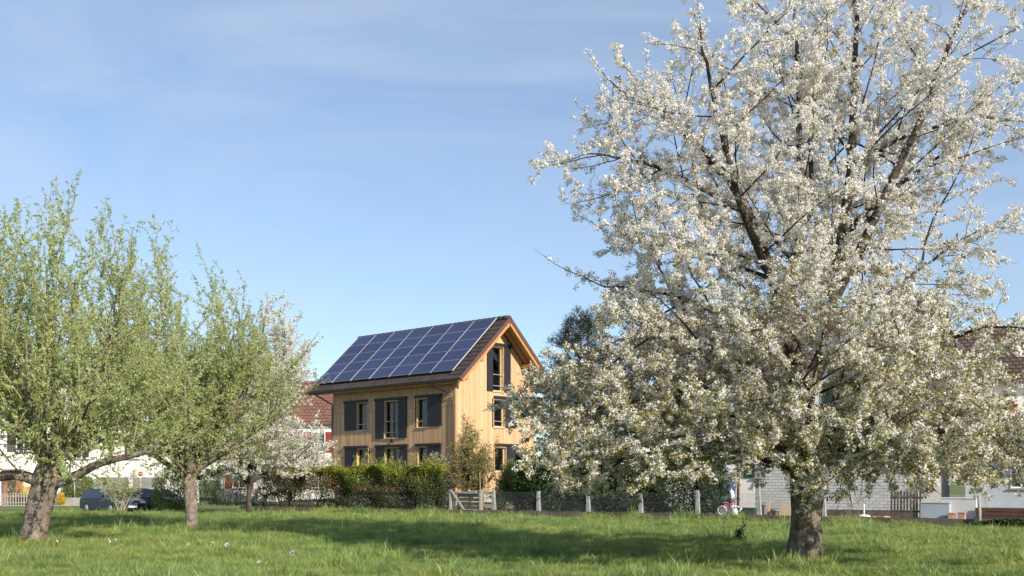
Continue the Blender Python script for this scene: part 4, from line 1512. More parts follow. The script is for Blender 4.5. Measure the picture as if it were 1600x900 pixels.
class Env:
    """crown outline: radius by height, with an uneven rim"""

    def __init__(s, hs, rs, axis=lambda h: (0, 0), seed=1, rough=.16, trim=None):
        s.trim = trim
        s.h, s.r, s.axis = hs, rs, axis
        g = np.random.default_rng(seed); s.p = g.uniform(0, 6.28, 6); s.rough = rough

    def inside(s, p):
        h = p[2]
        if h < s.h[0] or h > s.h[-1]: return False
        ax = s.axis(h); x, y = p[0] - ax[0], p[1] - ax[1]
        az = math.atan2(y, x)
        k = 1 + s.rough * (.5 * math.sin(3 * az + s.p[0] + h * 1.3) + .5 * math.sin(5 * az + s.p[1] - h * 2.1))
        if s.trim and x > 0 and s.trim[0] < h < s.trim[1]: k *= 1 - (1 - s.trim[2]) * min(1, x / 2.0)
        return math.hypot(x, y) < np.interp(h, s.h, s.r) * k

    def reach(s, p, d, mx=8.0, st=.2):
        p = np.array(p, float); n = 0
        while n * st < mx and s.inside(p + d * (n + 1) * st): n += 1
        return n * st


def balls(C, n_per, rad, g):
    """n_per points on a small ball round each centre"""
    d = nunit(g.normal(size=(len(C), n_per, 3)))
    return (C[:, None, :] + d * rad * g.uniform(.55, 1.1, (len(C), n_per, 1))).reshape(-1, 3), d.reshape(-1, 3)


# ------------------------------------------------------------------ the old cherry tree in blossom
def cherry():
    g = np.random.default_rng(21)
    base = (at(1258, 20.8), 20.8, -.12)
    t = empty('cherry_tree', base)
    tag(t, 'big old cherry tree in full white blossom with thick dark trunk', 'tree')
    _, tr = trunk_mesh('trunk', [(0, 0, -.1, .36), (0, 0, .25, .325), (.02, 0, .9, .30), (.03, 0, 1.5, .315), (0, .03, 2.1, .29), (-.06, .05, 3.0, .24), (.05, .05, 3.9, .20)], M['bark_cherry'], t, g, flare=.34, ridges=.06)
    limbs = [
        [(-.05, .05, 2.9, .24), (-.12, .1, 3.4, .20), (-.33, 0, 4.6, .17), (-.67, -.1, 5.66, .145), (-1.2, -.1, 7.05, .11), (-1.6, 0, 7.8, .09), (-2.4, .2, 8.9, .06), (-3.2, .3, 9.7, .03)],
        [(-.3, 0, 4.5, .14), (-.18, .2, 5.9, .125), (0, .3, 7.3, .105), (-.06, .4, 8.6, .08), (-.1, .3, 9.9, .055), (-.3, .2, 11.6, .02)],
        [(0, .05, 3.5, .23), (.4, .15, 4.2, .20), (.55, .1, 5.0, .17), (.72, 0, 6.2, .15), (.83, 0, 7.2, .125), (.85, -.1, 9.2, .085), (.9, 0, 11.1, .05), (.95, .1, 12.8, .015)],
        [(.62, .1, 5.3, .12), (1.1, -.3, 6.5, .11), (1.85, -.5, 8.3, .085), (2.4, -.6, 9.6, .06), (3.1, -.7, 11.2, .025)],
        [(-.18, .05, 6.1, .09), (.25, .6, 7.0, .08), (.5, 1.2, 8.4, .06), (.6, 1.7, 10.2, .03)],
        [(-.7, -.1, 5.7, .10), (-1.5, -.9, 6.9, .08), (-2.1, -1.5, 8.2, .055), (-2.6, -1.9, 9.4, .025)],
        [(.1, .0, 1.85, .20), (.55, -.2, 2.25, .16), (1.3, -.6, 2.75, .12), (2.5, -1.0, 3.0, .085), (3.5, -1.2, 2.9, .045), (4.2, -1.3, 2.5, .02)],
        [(-.1, 0, 2.1, .17), (-.6, -.25, 2.6, .14), (-1.7, -.7, 3.1, .11), (-3.0, -.9, 3.4, .075), (-4.3, -1.0, 3.2, .04), (-5.2, -1.0, 2.7, .015)],
        [(0, .1, 2.3, .16), (-.5, .8, 2.8, .12), (-1.3, 2.0, 3.4, .085), (-2.2, 3.4, 3.5, .045), (-2.8, 4.6, 3.1, .015)],
        [(.05, .1, 2.6, .15), (.6, .9, 3.0, .12), (1.5, 2.1, 3.6, .08), (2.5, 3.3, 3.7, .04), (3.2, 4.2, 3.3, .015)],
        [(0, -.1, 2.2, .15), (-.15, -.8, 2.7, .12), (-.5, -2.0, 3.2, .085), (-.9, -3.3, 3.4, .045), (-1.2, -4.4, 3.0, .015)],
        [(.05, -.1, 2.9, .13), (.7, -.8, 3.4, .10), (1.6, -2.0, 4.0, .07), (2.3, -3.2, 4.2, .035), (2.7, -3.9, 4.0, .012)],
        [(.5, .1, 4.4, .11), (1.2, .4, 5.0, .09), (2.1, .6, 5.7, .065), (2.9, .6, 6.2, .035), (3.5, .5, 6.3, .015)],
        [(-.3, 0, 4.2, .11), (-1.1, .4, 4.8, .09), (-2.3, .5, 5.3, .06), (-3.5, .5, 5.5, .035), (-4.4, .4, 5.5, .012)],
        [(0, -.1, 1.95, .12), (-.9, -1.2, 2.35, .09), (-2.0, -2.2, 2.5, .06), (-3.1, -3.0, 2.2, .035), (-3.8, -3.5, 1.75, .012)],
        [(.1, -.1, 2.0, .12), (1.0, -1.3, 2.4, .09), (2.0, -2.4, 2.5, .06), (3.0, -3.1, 2.2, .03), (3.6, -3.6, 1.8, .012)],
        [(-.1, 0, 1.9, .13), (-1.2, .5, 2.3, .10), (-2.6, .9, 2.45, .07), (-4.0, 1.1, 2.2, .04), (-5.1, 1.2, 1.7, .012)],
        [(.15, 0, 2.0, .12), (1.3, .5, 2.4, .09), (2.6, 1.0, 2.5, .06), (3.9, 1.2, 2.2, .03), (4.7, 1.3, 1.8, .012)],
        [(0, -.2, 2.3, .10), (.2, -1.2, 2.6, .08), (.5, -2.3, 2.6, .055), (.7, -3.3, 2.2, .03), (.8, -4.0, 1.7, .012)],
        [(-.2, 0, 3.2, .12), (-1.2, -.5, 3.9, .09), (-2.6, -.9, 4.4, .065), (-3.9, -1.0, 4.4, .035), (-4.9, -1.0, 4.0, .012)],
        [(-.15, .1, 2.7, .12), (-1.4, .8, 3.2, .09), (-2.8, 1.4, 3.6, .06), (-4.2, 1.7, 3.5, .03), (-5.0, 1.8, 3.0, .012)],
        [(-1.2, -.1, 7.0, .07), (-2.6, -.3, 7.7, .05), (-3.5, -.4, 8.0, .03), (-4.2, -.4, 8.3, .01)],
        [(-.7, -.1, 5.7, .07), (-1.9, .2, 6.2, .05), (-3.1, .3, 6.5, .03), (-3.9, .3, 6.7, .01)],
        [(-1.7, 0, 7.9, .06), (-2.8, -.2, 8.8, .045), (-3.5, -.3, 9.2, .028), (-4.1, -.3, 9.7, .01)],
        [(.85, 0, 8.0, .06), (2.2, .2, 8.6, .045), (3.6, .2, 8.9, .03), (4.7, .2, 8.8, .01)],
        [(.75, 0, 6.6, .08), (1.7, .5, 7.4, .065), (2.9, .9, 8.3, .045), (4.0, 1.1, 9.0, .018)],
    ]
    wob = []
    for l in limbs:
        P, R = poly(l, 22)
        k = np.linspace(0, 1, len(P))[:, None]
        P = P + k * np.cumsum(g.normal(size=P.shape) * .035, 0)
        wob.append((P, R * (.60 if l[-1][2] < 7 else .80)))
    limbs = wob
    branch_obj('limbs', limbs, M['bark_limb'], t, lambda r: 12)
    env = Env([1.25, 1.7, 2.3, 3, 4, 5, 6, 7, 8, 9, 10, 11, 12, 13.2], [3.4, 5.2, 5.7, 5.7, 5.3, 4.5, 4.5, 4.7, 5.0, 5.0, 4.5, 3.6, 2.6, .8],
              lambda h: (.05 + .02 * max(0, h - 4), 0), 3, .26, (3.1, 7.2, .82))

    def L1(g, p, d, f, L): return max(min(env.reach(p, d, 6), 3.6), .6) * g.uniform(.6, 1.0)

    # secondaries in two storeys: drooping below, rising above
    low = [l for l in limbs if l[0][-1, 2] < 7]
    high = [l for l in limbs if l[0][-1, 2] >= 7]
    stem = [(tr[0][tr[0][:, 2] > 1.8], tr[1][tr[0][:, 2] > 1.8])]
    gl, gh = np.random.default_rng(51), np.random.default_rng(52)
    sec = side_shoots(gl, low, .31, .12, .98, (.6, 1.25), L1, lambda l: .006 + .006 * l, 7, .10, (0, 0, -.045), .08, .35)
    sec += side_shoots(g, stem, .22, 0, 1, (1.0, 1.5), L1, lambda l: .006 + .008 * l, 7, .10, (0, 0, -.02), .1)
    sec += side_shoots(gh, high, .42, .06, .97, (.6, 1.25), L1, lambda l: .006 + .006 * l, 7, .10, (0, 0, .008), .04)

    def L2(g, p, d, f, L): return min(env.reach(p, d, 1.8, .15) + .1, (.22 + .42 * L * (1.15 - f)) * g.uniform(.6, 1.1), 1.5)

    ter = side_shoots(g, sec, .25, .12, .98, (.5, 1.1), L2, lambda l: .003 + .004 * l, 5, .15, (0, 0, -.005), .06)
    tw = side_shoots(g, ter + limbs, .25, .15, 1.0, (.5, 1.15), lambda g, p, d, f, L: g.uniform(.12, .42), lambda l: .004 + .004 * l, 3, .18, (0, 0, .0), .1)
    # few long leader tips
    tips = [grow(g, l[0][-1], l[0][-1] - l[0][-3], g.uniform(.5, 1.1), .012, .003, 5, .08, (0, 0, .02)) for l in limbs]
    # long pale hanging branch ends under the crown at the left
    branch_obj('branches', sec + ter + tips, M['bark_limb'], t, kind='stuff')
    branch_obj('twigs', tw, M['bark_dark'], t, lambda r: 3, kind='stuff')
    C1, _ = along(sec, .075, g, .40, .035)
    C0, _ = along(limbs, .07, g, .6, .05)
    C2, _ = along(ter, .050, g, .06, .03)
    C3, _ = along(tw + tips, .045, g, .0, .028)
    C = np.concatenate([C0, C1, C2, C3])
    # bare stretches: blossom comes in drifts
    ph = np.sin(C[:, 0] * 2.3 + 1.0) * np.sin(C[:, 1] * 2.1 + C[:, 2] * .7) * np.sin(C[:, 2] * 2.6 + C[:, 0] * .6)
    keep = g.uniform(size=len(C)) < np.clip(np.where(C[:, 2] > 5, .72, .82) + .95 * ph, .12, 1)
    C = C[keep]
    C = C[C[:, 2] > 1.42 + .22 * np.sin(C[:, 0] * 2.1) + .12 * np.sin(C[:, 0] * 5.3 + C[:, 1] * 3)]
    lowf = np.clip(.84 - (C[:, 2] - 2.4) / 5.5, .05, .74)
    leafy = g.uniform(size=len(C)) < lowf
    I = np.where(leafy, g.integers(6, 10, len(C)), g.integers(0, 6, len(C)))
    scatter('blossom', C, g.uniform(.7, 1.45, len(C)), I, euler(g, len(C)), COL_CHERRY, t)
    print('cherry', len(sec), len(ter), len(tw), len(C))


cherry()


# ------------------------------------------------------------------ pear trees with young leaves on the left
def pear(name, base, joints, limbs, env, seed, label, dens=1.0, nsc=11, fork=1.9, trunk_sides=24):
    g = np.random.default_rng(seed)
    t = empty(name, base)
    tag(t, label, 'tree')
    _, tr = trunk_mesh('trunk', joints, M['bark_pear'], t, g, flare=.14, ridges=.06, sides=trunk_sides)
    limbs = [(P_, R_ * .8) for P_, R_ in (poly(l, 14) for l in limbs)]
    top = tr[0][-1]
    sc = []
    for i in range(nsc):
        az = i * 2.4 + g.uniform(-.3, .3); el = math.radians(g.uniform(12, 68))
        d = np.array([math.cos(az) * math.cos(el), math.sin(az) * math.cos(el), math.sin(el)])
        p = tr[0][-1 - int(g.integers(0, 6))]
        L = min(env.reach(p, d, 7), 5.5) * g.uniform(.7, .95)
        if L > .8: sc.append(grow(g, p, d, L, .03 + .009 * L, .010, 9, .10, (0, 0, .03)))
    branch_obj('limbs', limbs + sc, M['bark_pear'], t, lambda r: 10)

    def LS(g, p, d, f, L): return min(env.reach(p, d, 4.2) + .15, 3.2) * g.uniform(.55, 1.0)

    sh = side_shoots(g, limbs + sc, .33 / dens, .12, 1.0, (.4, 1.2), LS, lambda l: .006 + .007 * l, 8, .08, (0, 0, .035), .34)
    sp_ = [grow(g, P_[-2], P_[-1] - P_[-2] + np.array([0, 0, .25]) * np.linalg.norm(P_[-1] - P_[-2]), g.uniform(.4, 1.5), .008, .003, 6, .06, (0, 0, .03)) for (P_, R_) in sh if g.uniform() < .6 and P_[-1][2] > 3.5]
    sh = sh + sp_
    s2 = side_shoots(g, sh, .34 / dens, .10, .95, (.4, 1.0), lambda g, p, d, f, L: min(env.reach(p, d, 1.4, .15) + .12, (.3 + .3 * L) * g.uniform(.5, 1.1)), lambda l: .004 + .004 * l, 5, .12, (0, 0, .03), .25)
    sp = side_shoots(g, sh + s2, .145 / dens, .05, 1.0, (.6, 1.3), lambda g, p, d, f, L: g.uniform(.06, .22), lambda l: .003 + .004 * l, 1, .2, (0, 0, 0), .1)
    # thin hanging shoots low in the crown
    hang = side_shoots(g, limbs + sc, .17, .08, 1.0, (.9, 1.5), lambda g, p, d, f, L: g.uniform(.4, 1.2), lambda l: .006, 6, .10, (0, 0, -.08), -.05)
    branch_obj('branches', sh + s2 + hang, M['twig_olive'], t, kind='stuff')
    branch_obj('twigs', sp, M['twig_olive'], t, lambda r: 3, kind='stuff')
    C1, _ = along(sh + hang, .10, g, .12, .02)
    C2, _ = along(s2, .08, g, .05, .02)
    C3, _ = along(sp, .07, g, .3, .02)
    C = np.concatenate([C1, C2, C3])
    C = C[g.uniform(size=len(C)) < np.clip(.95 + .6 * np.sin(C[:, 0] * 3.1) * np.sin(C[:, 1] * 2.7 + 1) * np.sin(C[:, 2] * 2.9), .3, 1)]
    scatter('leaves', C, g.uniform(.65, 1.4, len(C)), g.integers(0, 6, len(C)), euler(g, len(C)), COL_PEAR, t)
    print(name, len(sh), len(s2), len(sp), len(C))
    return t


e1 = Env([1.5, 2.1, 3.2, 4.2, 5.3, 6.4, 7.5, 8.5, 9.6, 10.4], [3.4, 4.2, 4.4, 4.2, 3.7, 3.2, 2.7, 2.2, 1.4, .3], lambda h: (.35, 0), 5, .34)
pear('pear_tree', (at(48, 26.2), 26.2, -.12), [(0, 0, -.1, .33), (.08, 0, .35, .31), (.2, 0, .9, .30), (.32, 0, 1.4, .32), (.42, 0, 1.8, .33), (.5, .02, 2.2, .24)],
     [[(.35, 0, 1.6, .2), (-.25, -.1, 1.85, .17), (-1.0, -.2, 1.8, .14), (-2.2, -.3, 2.1, .09), (-3.4, -.3, 2.7, .03)],
      [(.5, 0, 1.6, .2), (1.1, -.1, 1.8, .15), (1.9, -.3, 2.15, .12), (3.0, -.5, 2.4, .08), (4.0, -.6, 2.8, .03)],
      [(.5, 0, 2.1, .2), (.62, 0, 2.8, .16), (.55, .1, 3.8, .12), (.4, .2, 5.2, .08), (.3, .2, 7.0, .03)],
      [(.4, 0, 2.0, .18), (.05, .1, 2.6, .15), (-.6, .4, 3.5, .11), (-1.2, .7, 4.8, .07), (-1.4, .9, 6.3, .03)],
      [(.5, 0, 2.0, .17), (.9, .5, 2.7, .13), (1.5, 1.1, 3.7, .09), (1.8, 1.5, 5.2, .04)],
      [(.45, 0, 2.0, .16), (.5, -.7, 2.6, .12), (.7, -1.6, 3.6, .08), (.8, -2.0, 5.0, .03)]],
     e1, 31, 'leafing pear tree with thick leaning trunk at the left edge', 1.0, 16)
e2 = Env([1.6, 2.2, 3.2, 4.2, 5.2, 6.2, 7.2, 8.2, 9.3, 10.0], [2.6, 3.4, 3.7, 3.7, 3.6, 3.2, 2.8, 2.1, 1.0, .25], lambda h: (.75 - .21 * h, 0), 8, .36)
pear('pear_tree', (at(299, 32.8), 32.8, -.12), [(0, 0, -.1, .20), (0, 0, .4, .185), (-.01, 0, 1.0, .19), (-.06, 0, 1.5, .19), (-.1, 0, 1.9, .18)],
     [[(-.08, 0, 1.7, .14), (.5, -.2, 2.2, .11), (1.4, -.4, 2.7, .08), (2.6, -.5, 3.0, .03)],
      [(-.1, 0, 1.7, .14), (-.7, -.1, 2.2, .11), (-1.7, 0, 2.8, .07), (-2.6, 0, 3.3, .03)],
      [(-.1, 0, 1.85, .15), (-.2, .1, 2.8, .12), (-.5, .2, 4.2, .09), (-.9, .2, 6.2, .05), (-1.1, .2, 8.2, .015)],
      [(-.1, 0, 1.85, .13), (.3, .5, 2.8, .10), (.9, .9, 4.2, .07), (1.2, 1.1, 5.8, .05), (1.2, 1.1, 7.2, .02)],
      [(-.1, 0, 1.85, .13), (.7, -.1, 3.0, .10), (1.7, -.2, 4.4, .07), (2.2, -.2, 5.8, .03)],
      [(-.1, 0, 1.85, .12), (-.8, .3, 3.0, .10), (-1.5, .5, 4.6, .07), (-2.0, .5, 6.4, .03)],
      [(-.1, 0, 1.85, .12), (.1, -.8, 2.6, .09), (.3, -1.6, 3.7, .05), (.4, -1.9, 4.8, .02)]],
     e2, 47, 'slim leafing pear tree with straight trunk right of the leaning one', 1.0, 16)


# ------------------------------------------------------------------ looser blossom trees and shrubs
def blossom_tree(name, base, h, rad, seed, label, nst=7, mat_bl=None, leaf=None, leaf_frac=.3, fork=.25, dens=1.0, cat='tree', fl=.055, ax=(0, 0), r0=.09, per=6, spread=1.0, floor=.12):
    g = np.random.default_rng(seed)
    t = empty(name, base); tag(t, label, cat)
    env = Env([h * floor, h * .25, h * .45, h * .65, h * .85, h], [rad * .6, rad, rad * 1.05, rad * .85, rad * .5, rad * .08], lambda z: (ax[0] * z, ax[1] * z), seed, .3)
    stem, R = poly([(0, 0, -.1, r0), (0, 0, h * fork * .5, r0 * .9), (ax[0] * .2, 0, h * fork, r0 * .8)], 6)
    limbs = []
    for i in range(nst):
        az = i * 2.4 + g.uniform(-.4, .4); el = math.radians(g.uniform(30, 75) if i % 3 else g.uniform(72, 88))
        d = np.array([math.cos(az) * math.cos(el) * spread, math.sin(az) * math.cos(el) * spread, math.sin(el)]); d = nunit(d)
        p = stem[-1 - (i % 2)]
        L = max(env.reach(p, d, h * 1.2), .4) * g.uniform(.8, 1.0)
        limbs.append(grow(g, p, d, L, r0 * .55, .008, 8, .12, (0, 0, .02)))
    sec = side_shoots(g, limbs, .30 / dens, .12, 1.0, (.5, 1.1), lambda g, p, d, f, L: min(env.reach(p, d, 2.6), 1.8) * g.uniform(.6, 1.05), lambda l: .005 + .006 * l, 6, .13, (0, 0, .0), .08)
    tw = side_shoots(g, sec, .16 / dens, .1, 1.0, (.5, 1.2), lambda g, p, d, f, L: g.uniform(.12, .45), lambda l: .004, 3, .18, (0, 0, 0), .08)
    bark = M['bark_dark'] if mat_bl else M['twig_brown']
    branch_obj('trunk', [(stem, R)] + limbs, bark, t, lambda r: 7)
    branch_obj('branches', sec + tw, bark, t, lambda r: 3, kind='stuff')
    C = np.concatenate([along(sec, .09, g, .2, .03)[0], along(tw, .08, g, 0, .03)[0]])
    if mat_bl:
        scatter('blossom', C, g.uniform(.75, 1.3, len(C)) * fl / .05, g.integers(0, 6, len(C)), euler(g, len(C)), COL_LEAF, t)
    if leaf:
        sel = np.repeat(C, 4, 0); sel = sel[g.uniform(size=len(sel)) < leaf_frac] + g.normal(size=(1, 3)) * 0
        sel = sel + g.normal(size=sel.shape) * .05
        leaves_mesh('leaves', sel, .075, .04, g, leaf, t, g.uniform(size=len(sel)))
    print(name, len(sec), len(tw), len(C))
    return t


blossom_tree('plum_tree', (at(385, 49), 49.5, -.15), 11.0, 3.5, 71, 'tall white flowering tree right of the slim pear tree', 19, M['blossom'], M['pear_leaf'], .2, .14, 1.5, fl=.06, ax=(.15, 0), r0=.14, per=5)
p = on_wall(452, 1.8)
blossom_tree('blossom_shrub', (p.x, p.y, .2), 4.9, 2.3, 72, 'wide greyish white flowering shrub before the white house wall', 18, M['blossom'], M['bronze_leaf'], .25, .06, 1.35, 'shrub', .05, r0=.06, per=4, floor=.04)
p = on_wall(683, 3.2)
blossom_tree('blossom_shrub', (p.x, p.y, .2), 3.3, .8, 73, 'small round white flowering shrub before the timber facade', 14, M['blossom'], M['bronze_leaf'], .3, .1, 1.6, 'shrub', .05, r0=.04, per=4, floor=.04)
p = on_wall(735, 2.2)
blossom_tree('young_tree', (p.x, p.y, .2), 4.7, 1.1, 74, 'young bronze green leafing tree at the near corner of the timber house', 16, None, M['bronze_leaf'], .8, .1, 1.7, 'tree', r0=.045, floor=.04)
p = on_wall(700, 1.3)
blossom_tree('twiggy_shrub', (p.x, p.y, .2), 3.2, .7, 75, 'reddish twiggy shrub just left of the garden gate', 10, None, M['hedge_brown'], .45, .06, 1.3, 'shrub', r0=.03, floor=.05)
p = on_wall(808, 2.5)
blossom_tree('garden_shrub', (p.x, p.y, .2), 2.5, 1.15, 76, 'yellow green shrub between timber house and laurel hedge', 18, None, M['bush_leaf'], 1.1, .05, 2.0, 'shrub', r0=.04, floor=.02)


# ------------------------------------------------------------------ hedges and bushes as leaf filled volumes
def leaf_bush(name, loc, rz, size, n, mat, label, seed, lf=(.08, .045), cat='bush', shape='round', stems=14, twig=None, vfun=None, shoots=0, n2=0, mat2=None, extra=None, bumps=.16):
    """size = (length, depth, height)"""
    g = np.random.default_rng(seed)
    t = empty(name, loc, rz); tag(t, label, cat)
    a, b, h = size
    ph = g.uniform(0, 6.28, 8)

    def top(x): return h * (1 + bumps * (.5 * np.sin(x * 1.7 + ph[0]) + .4 * np.sin(x * 4.1 + ph[1]) + .3 * np.sin(x * 9.3 + ph[2])))

    def vol(m):
        if shape == 'round':
            d = nunit(g.normal(size=(m, 3))); r = g.uniform(.25, 1, m) ** .4
            k = 1 + bumps * (np.sin(4 * d[:, 0] + ph[3]) + np.sin(5 * d[:, 2] + ph[4]) + np.sin(4.5 * d[:, 1] + ph[5])) * .6
            P = d * (r * k)[:, None] * np.array([a / 2, b / 2, h / 2]); P[:, 2] += h / 2
            return P[P[:, 2] > .02]
        x = g.uniform(-a / 2, a / 2, m); s = g.uniform(size=m)
        zt = top(x)
        z = zt * np.where(s < .55, g.uniform(0.02, 1, m), g.uniform(.7, 1.0, m) ** .5)
        y = np.where(g.uniform(size=m) < .6, -b / 2 + np.abs(g.normal(size=m)) * .16, g.uniform(-b / 2, b / 2, m))
        y += .12 * np.sin(x * 3 + ph[3]) + .10 * np.sin(z * 4 + x * 2 + ph[4])
        return np.stack([x, y, z], 1)

    P = vol(n)
    st = []
    for i in range(stems):
        x0 = g.uniform(-a / 2, a / 2) * (.9 if shape != 'round' else .35); y0 = g.uniform(-b / 2, b / 2) * .4
        st.append(grow(g, (x0, y0, -.02), (g.normal() * .25, g.normal() * .2, 1), h * g.uniform(.6, .95), .018, .005, 6, .14))
    sh = []
    for i in range(shoots):
        x0 = g.uniform(-a / 2, a / 2) * .95
        z0 = (float(top(np.array([x0]))[0]) if shape != 'round' else h) * g.uniform(.7, .95)
        sh.append(grow(g, (x0, g.uniform(-b / 2, b / 2) * .6, z0), (g.normal() * .3, g.normal() * .25, 1), g.uniform(.25, .9), .008, .003, 5, .12))
    st2 = side_shoots(g, st, .25, .15, 1, (.5, 1.2), lambda g, p, d, f, L: g.uniform(.2, .6), lambda l: .006, 4, .15)
    branch_obj('stems', st + st2 + sh, twig or M['twig_brown'], t, lambda r: 4, kind='stuff')
    v = vfun(P, g, h) if vfun else np.clip(g.normal(.5, .25, len(P)), 0, 1)
    if sh:
        C, _ = along(sh, .05, g, 0, .035); C = np.repeat(C, 2, 0) + g.normal(size=(2 * len(C), 3)) * .02
        P = np.concatenate([P, C]); v = np.concatenate([v, np.clip(g.normal(.85, .1, len(C)), 0, 1)])
    leaves_mesh('leaves', P, lf[0], lf[1], g, mat, t, v, .2)
    if n2:
        P2 = vol(n2); P2 = P2[P2[:, 2] > h * .35]; leaves_mesh('dry_leaves', P2, lf[0], lf[1], g, mat2, t, g.uniform(size=len(P2)))
    return t


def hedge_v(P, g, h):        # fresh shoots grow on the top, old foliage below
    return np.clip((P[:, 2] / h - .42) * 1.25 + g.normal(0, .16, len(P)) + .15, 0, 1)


def hedge_run(px0, px1, back, depth, h, n, mat, label, seed, **k):
    p0, p1 = on_wall(px0, back), on_wall(px1, back)
    c = (p0 + p1) / 2
    return leaf_bush(k.pop('name', 'hedge'), (c.x, c.y, .2), NA, ((p1 - p0).length, depth, h), n, mat, label, seed, shape='box', cat='hedge', **k)


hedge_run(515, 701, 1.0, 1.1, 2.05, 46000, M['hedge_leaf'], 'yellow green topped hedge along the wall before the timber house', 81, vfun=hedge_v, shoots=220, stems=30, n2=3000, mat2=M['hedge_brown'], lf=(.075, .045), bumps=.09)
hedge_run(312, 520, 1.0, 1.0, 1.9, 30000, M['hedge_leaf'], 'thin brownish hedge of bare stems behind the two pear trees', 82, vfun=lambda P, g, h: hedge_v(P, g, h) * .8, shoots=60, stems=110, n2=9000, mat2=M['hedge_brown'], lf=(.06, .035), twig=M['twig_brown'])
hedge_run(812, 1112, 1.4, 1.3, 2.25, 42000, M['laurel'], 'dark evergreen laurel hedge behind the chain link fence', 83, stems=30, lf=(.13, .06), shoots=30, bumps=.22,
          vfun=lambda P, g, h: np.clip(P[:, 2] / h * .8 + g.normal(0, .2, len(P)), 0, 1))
# single bushes
def bush(name, px, D, size, n, mat, label, seed, cat='bush', z=0.0, **k):
    return leaf_bush(name, (at(px, D), D, z), 0, size, n, mat, label, seed, cat=cat, **k)


p = on_wall(783, 1.1)
leaf_bush('box_shrub', (p.x, p.y, .2), 0, (.62, .6, 1.05), 2600, M['laurel'], 'small dark rounded shrub right of the first concrete post', 91, (.05, .03), 'shrub')
bush('green_bush', 124, 74, z=SZ, size= (2.6, 1.4, 2.5), n=6000, mat=M['bush_leaf'], label='light green bush left of the blue car across the road', seed=92, lf=(.10, .06))
bush('green_bush', 268, 54.8, z=SZ, size= (2.4, 1.4, 2.3), n=6000, mat=M['bush_leaf'], label='olive green bush over the grey car left of the slim trunk', seed=93, lf=(.08, .05), shoots=25)
bush('forsythia', 95.5, 72.6, z=SZ, size= (.62, .5, .95), n=1200, mat=M['yellow'], label='small bright yellow flowering bush beside the leaning trunk', seed=94, cat='shrub', lf=(.07, .05))
bush('forsythia', 41, 74.1, z=SZ, size= (1.0, .8, 1.6), n=1500, mat=M['yellow'], label='larger yellow flowering bush beside the red brown entrance', seed=95, cat='shrub', lf=(.08, .05))
bush('green_bush', 38, 73.6, z=SZ, size= (1.6, .9, .85), n=2000, mat=M['bush_leaf'], label='low green bush under the larger yellow flowering bush', seed=96, lf=(.09, .05))
p = on_wall(1572, -.45)
leaf_bush('weed_clump', (p.x, p.y, GZ), NA, (1.9, .6, .5), 1600, M['laurel'], 'low dark leafy weeds at the foot of the wall near right edge', 97, (.12, .08), 'weeds', stems=6)
# long stemmed pale shrub in front of the cars
def fountain(px, D):
    g = np.random.default_rng(98)
    t = empty('arching_shrub', (at(px, D), D, GZ)); tag(t, 'pale stemmed arching shrub in front of the blue car', 'shrub')
    st = []
    for i in range(22):
        az = g.uniform(0, 6.28); tl = g.uniform(.08, .38)
        st.append(grow(g, (g.normal() * .12, g.normal() * .12, -.02), (math.cos(az) * tl, math.sin(az) * tl, 1), g.uniform(1.4, 2.6), .018, .005, 9, .06, (math.cos(az) * .03, math.sin(az) * .03, -.035)))
    s2 = side_shoots(g, st, .22, .4, 1, (.4, 1.1), lambda g, p, d, f, L: g.uniform(.2, .7), lambda l: .005, 5, .12, (0, 0, -.05))
    branch_obj('stems', st + s2, M['twig_pale'], t, lambda r: 4, kind='stuff')
    C = np.concatenate([along(st, .06, g, .5, .05)[0], along(s2, .04, g, .1, .04)[0]]); C = np.repeat(C, 2, 0) + g.normal(size=(2 * len(C), 3)) * .03
    leaves_mesh('leaves', C, .06, .035, g, M['bush_leaf'], t, np.clip(g.normal(.75, .2, len(C)), 0, 1))


fountain(189, 50.5)


# ------------------------------------------------------------------ conifers
def pine(name, base, h, rad, seed, label, mat, bare=.25, nw=16, pt=.16, per=70, clump=.34):
    g = np.random.default_rng(seed)
    t = empty(name, base); tag(t, label, 'tree')
    P, R = grow(g, (0, 0, -.1), (0, 0, 1), h, h * .014 + .04, .02, 12, .02)
    branch_obj('trunk', [(P, R)], M['bark_dark'], t, lambda r: 9)
    br = []
    for i in range(nw):
        z = h * (bare + (1 - bare) * (i / nw) ** .9)
        k = 1 - (z / h - bare) / (1 - bare)
        for j in range(5):
            az = j * 1.257 + i * .7 + g.uniform(-.3, .3)
            L = rad * (.2 + .8 * k ** .5) * g.uniform(.6, 1.15)
            br.append(grow(g, (0, 0, z), (math.cos(az), math.sin(az), g.uniform(.1, .5)), L, .02 + .01 * L, .008, 6, .12, (0, 0, .04)))
    s2 = side_shoots(g, br, .35 * clump / .34, .3, 1, (.5, 1.1), lambda g, p, d, f, L: g.uniform(.3, .8) * clump / .34, lambda l: .008, 3, .12, (0, 0, .04), .2)
    branch_obj('branches', br + s2, M['bark_dark'], t, lambda r: 4, kind='stuff')
    C = np.concatenate([along(br, clump * .7, g, .45, .05)[0], along(s2, clump * .6, g, .3, .05)[0]])
    d = nunit(g.normal(size=(len(C), per, 3)) + np.array([0, 0, .4]))
    Q = (C[:, None, :] + d * clump * g.uniform(.15, 1, (len(C), per, 1))).reshape(-1, 3)
    leaves_mesh('needles', Q, pt, .035, g, mat, t, np.clip(g.normal(.45, .3, len(Q)), 0, 1), 0, d.reshape(-1, 3) * 1.5, False)


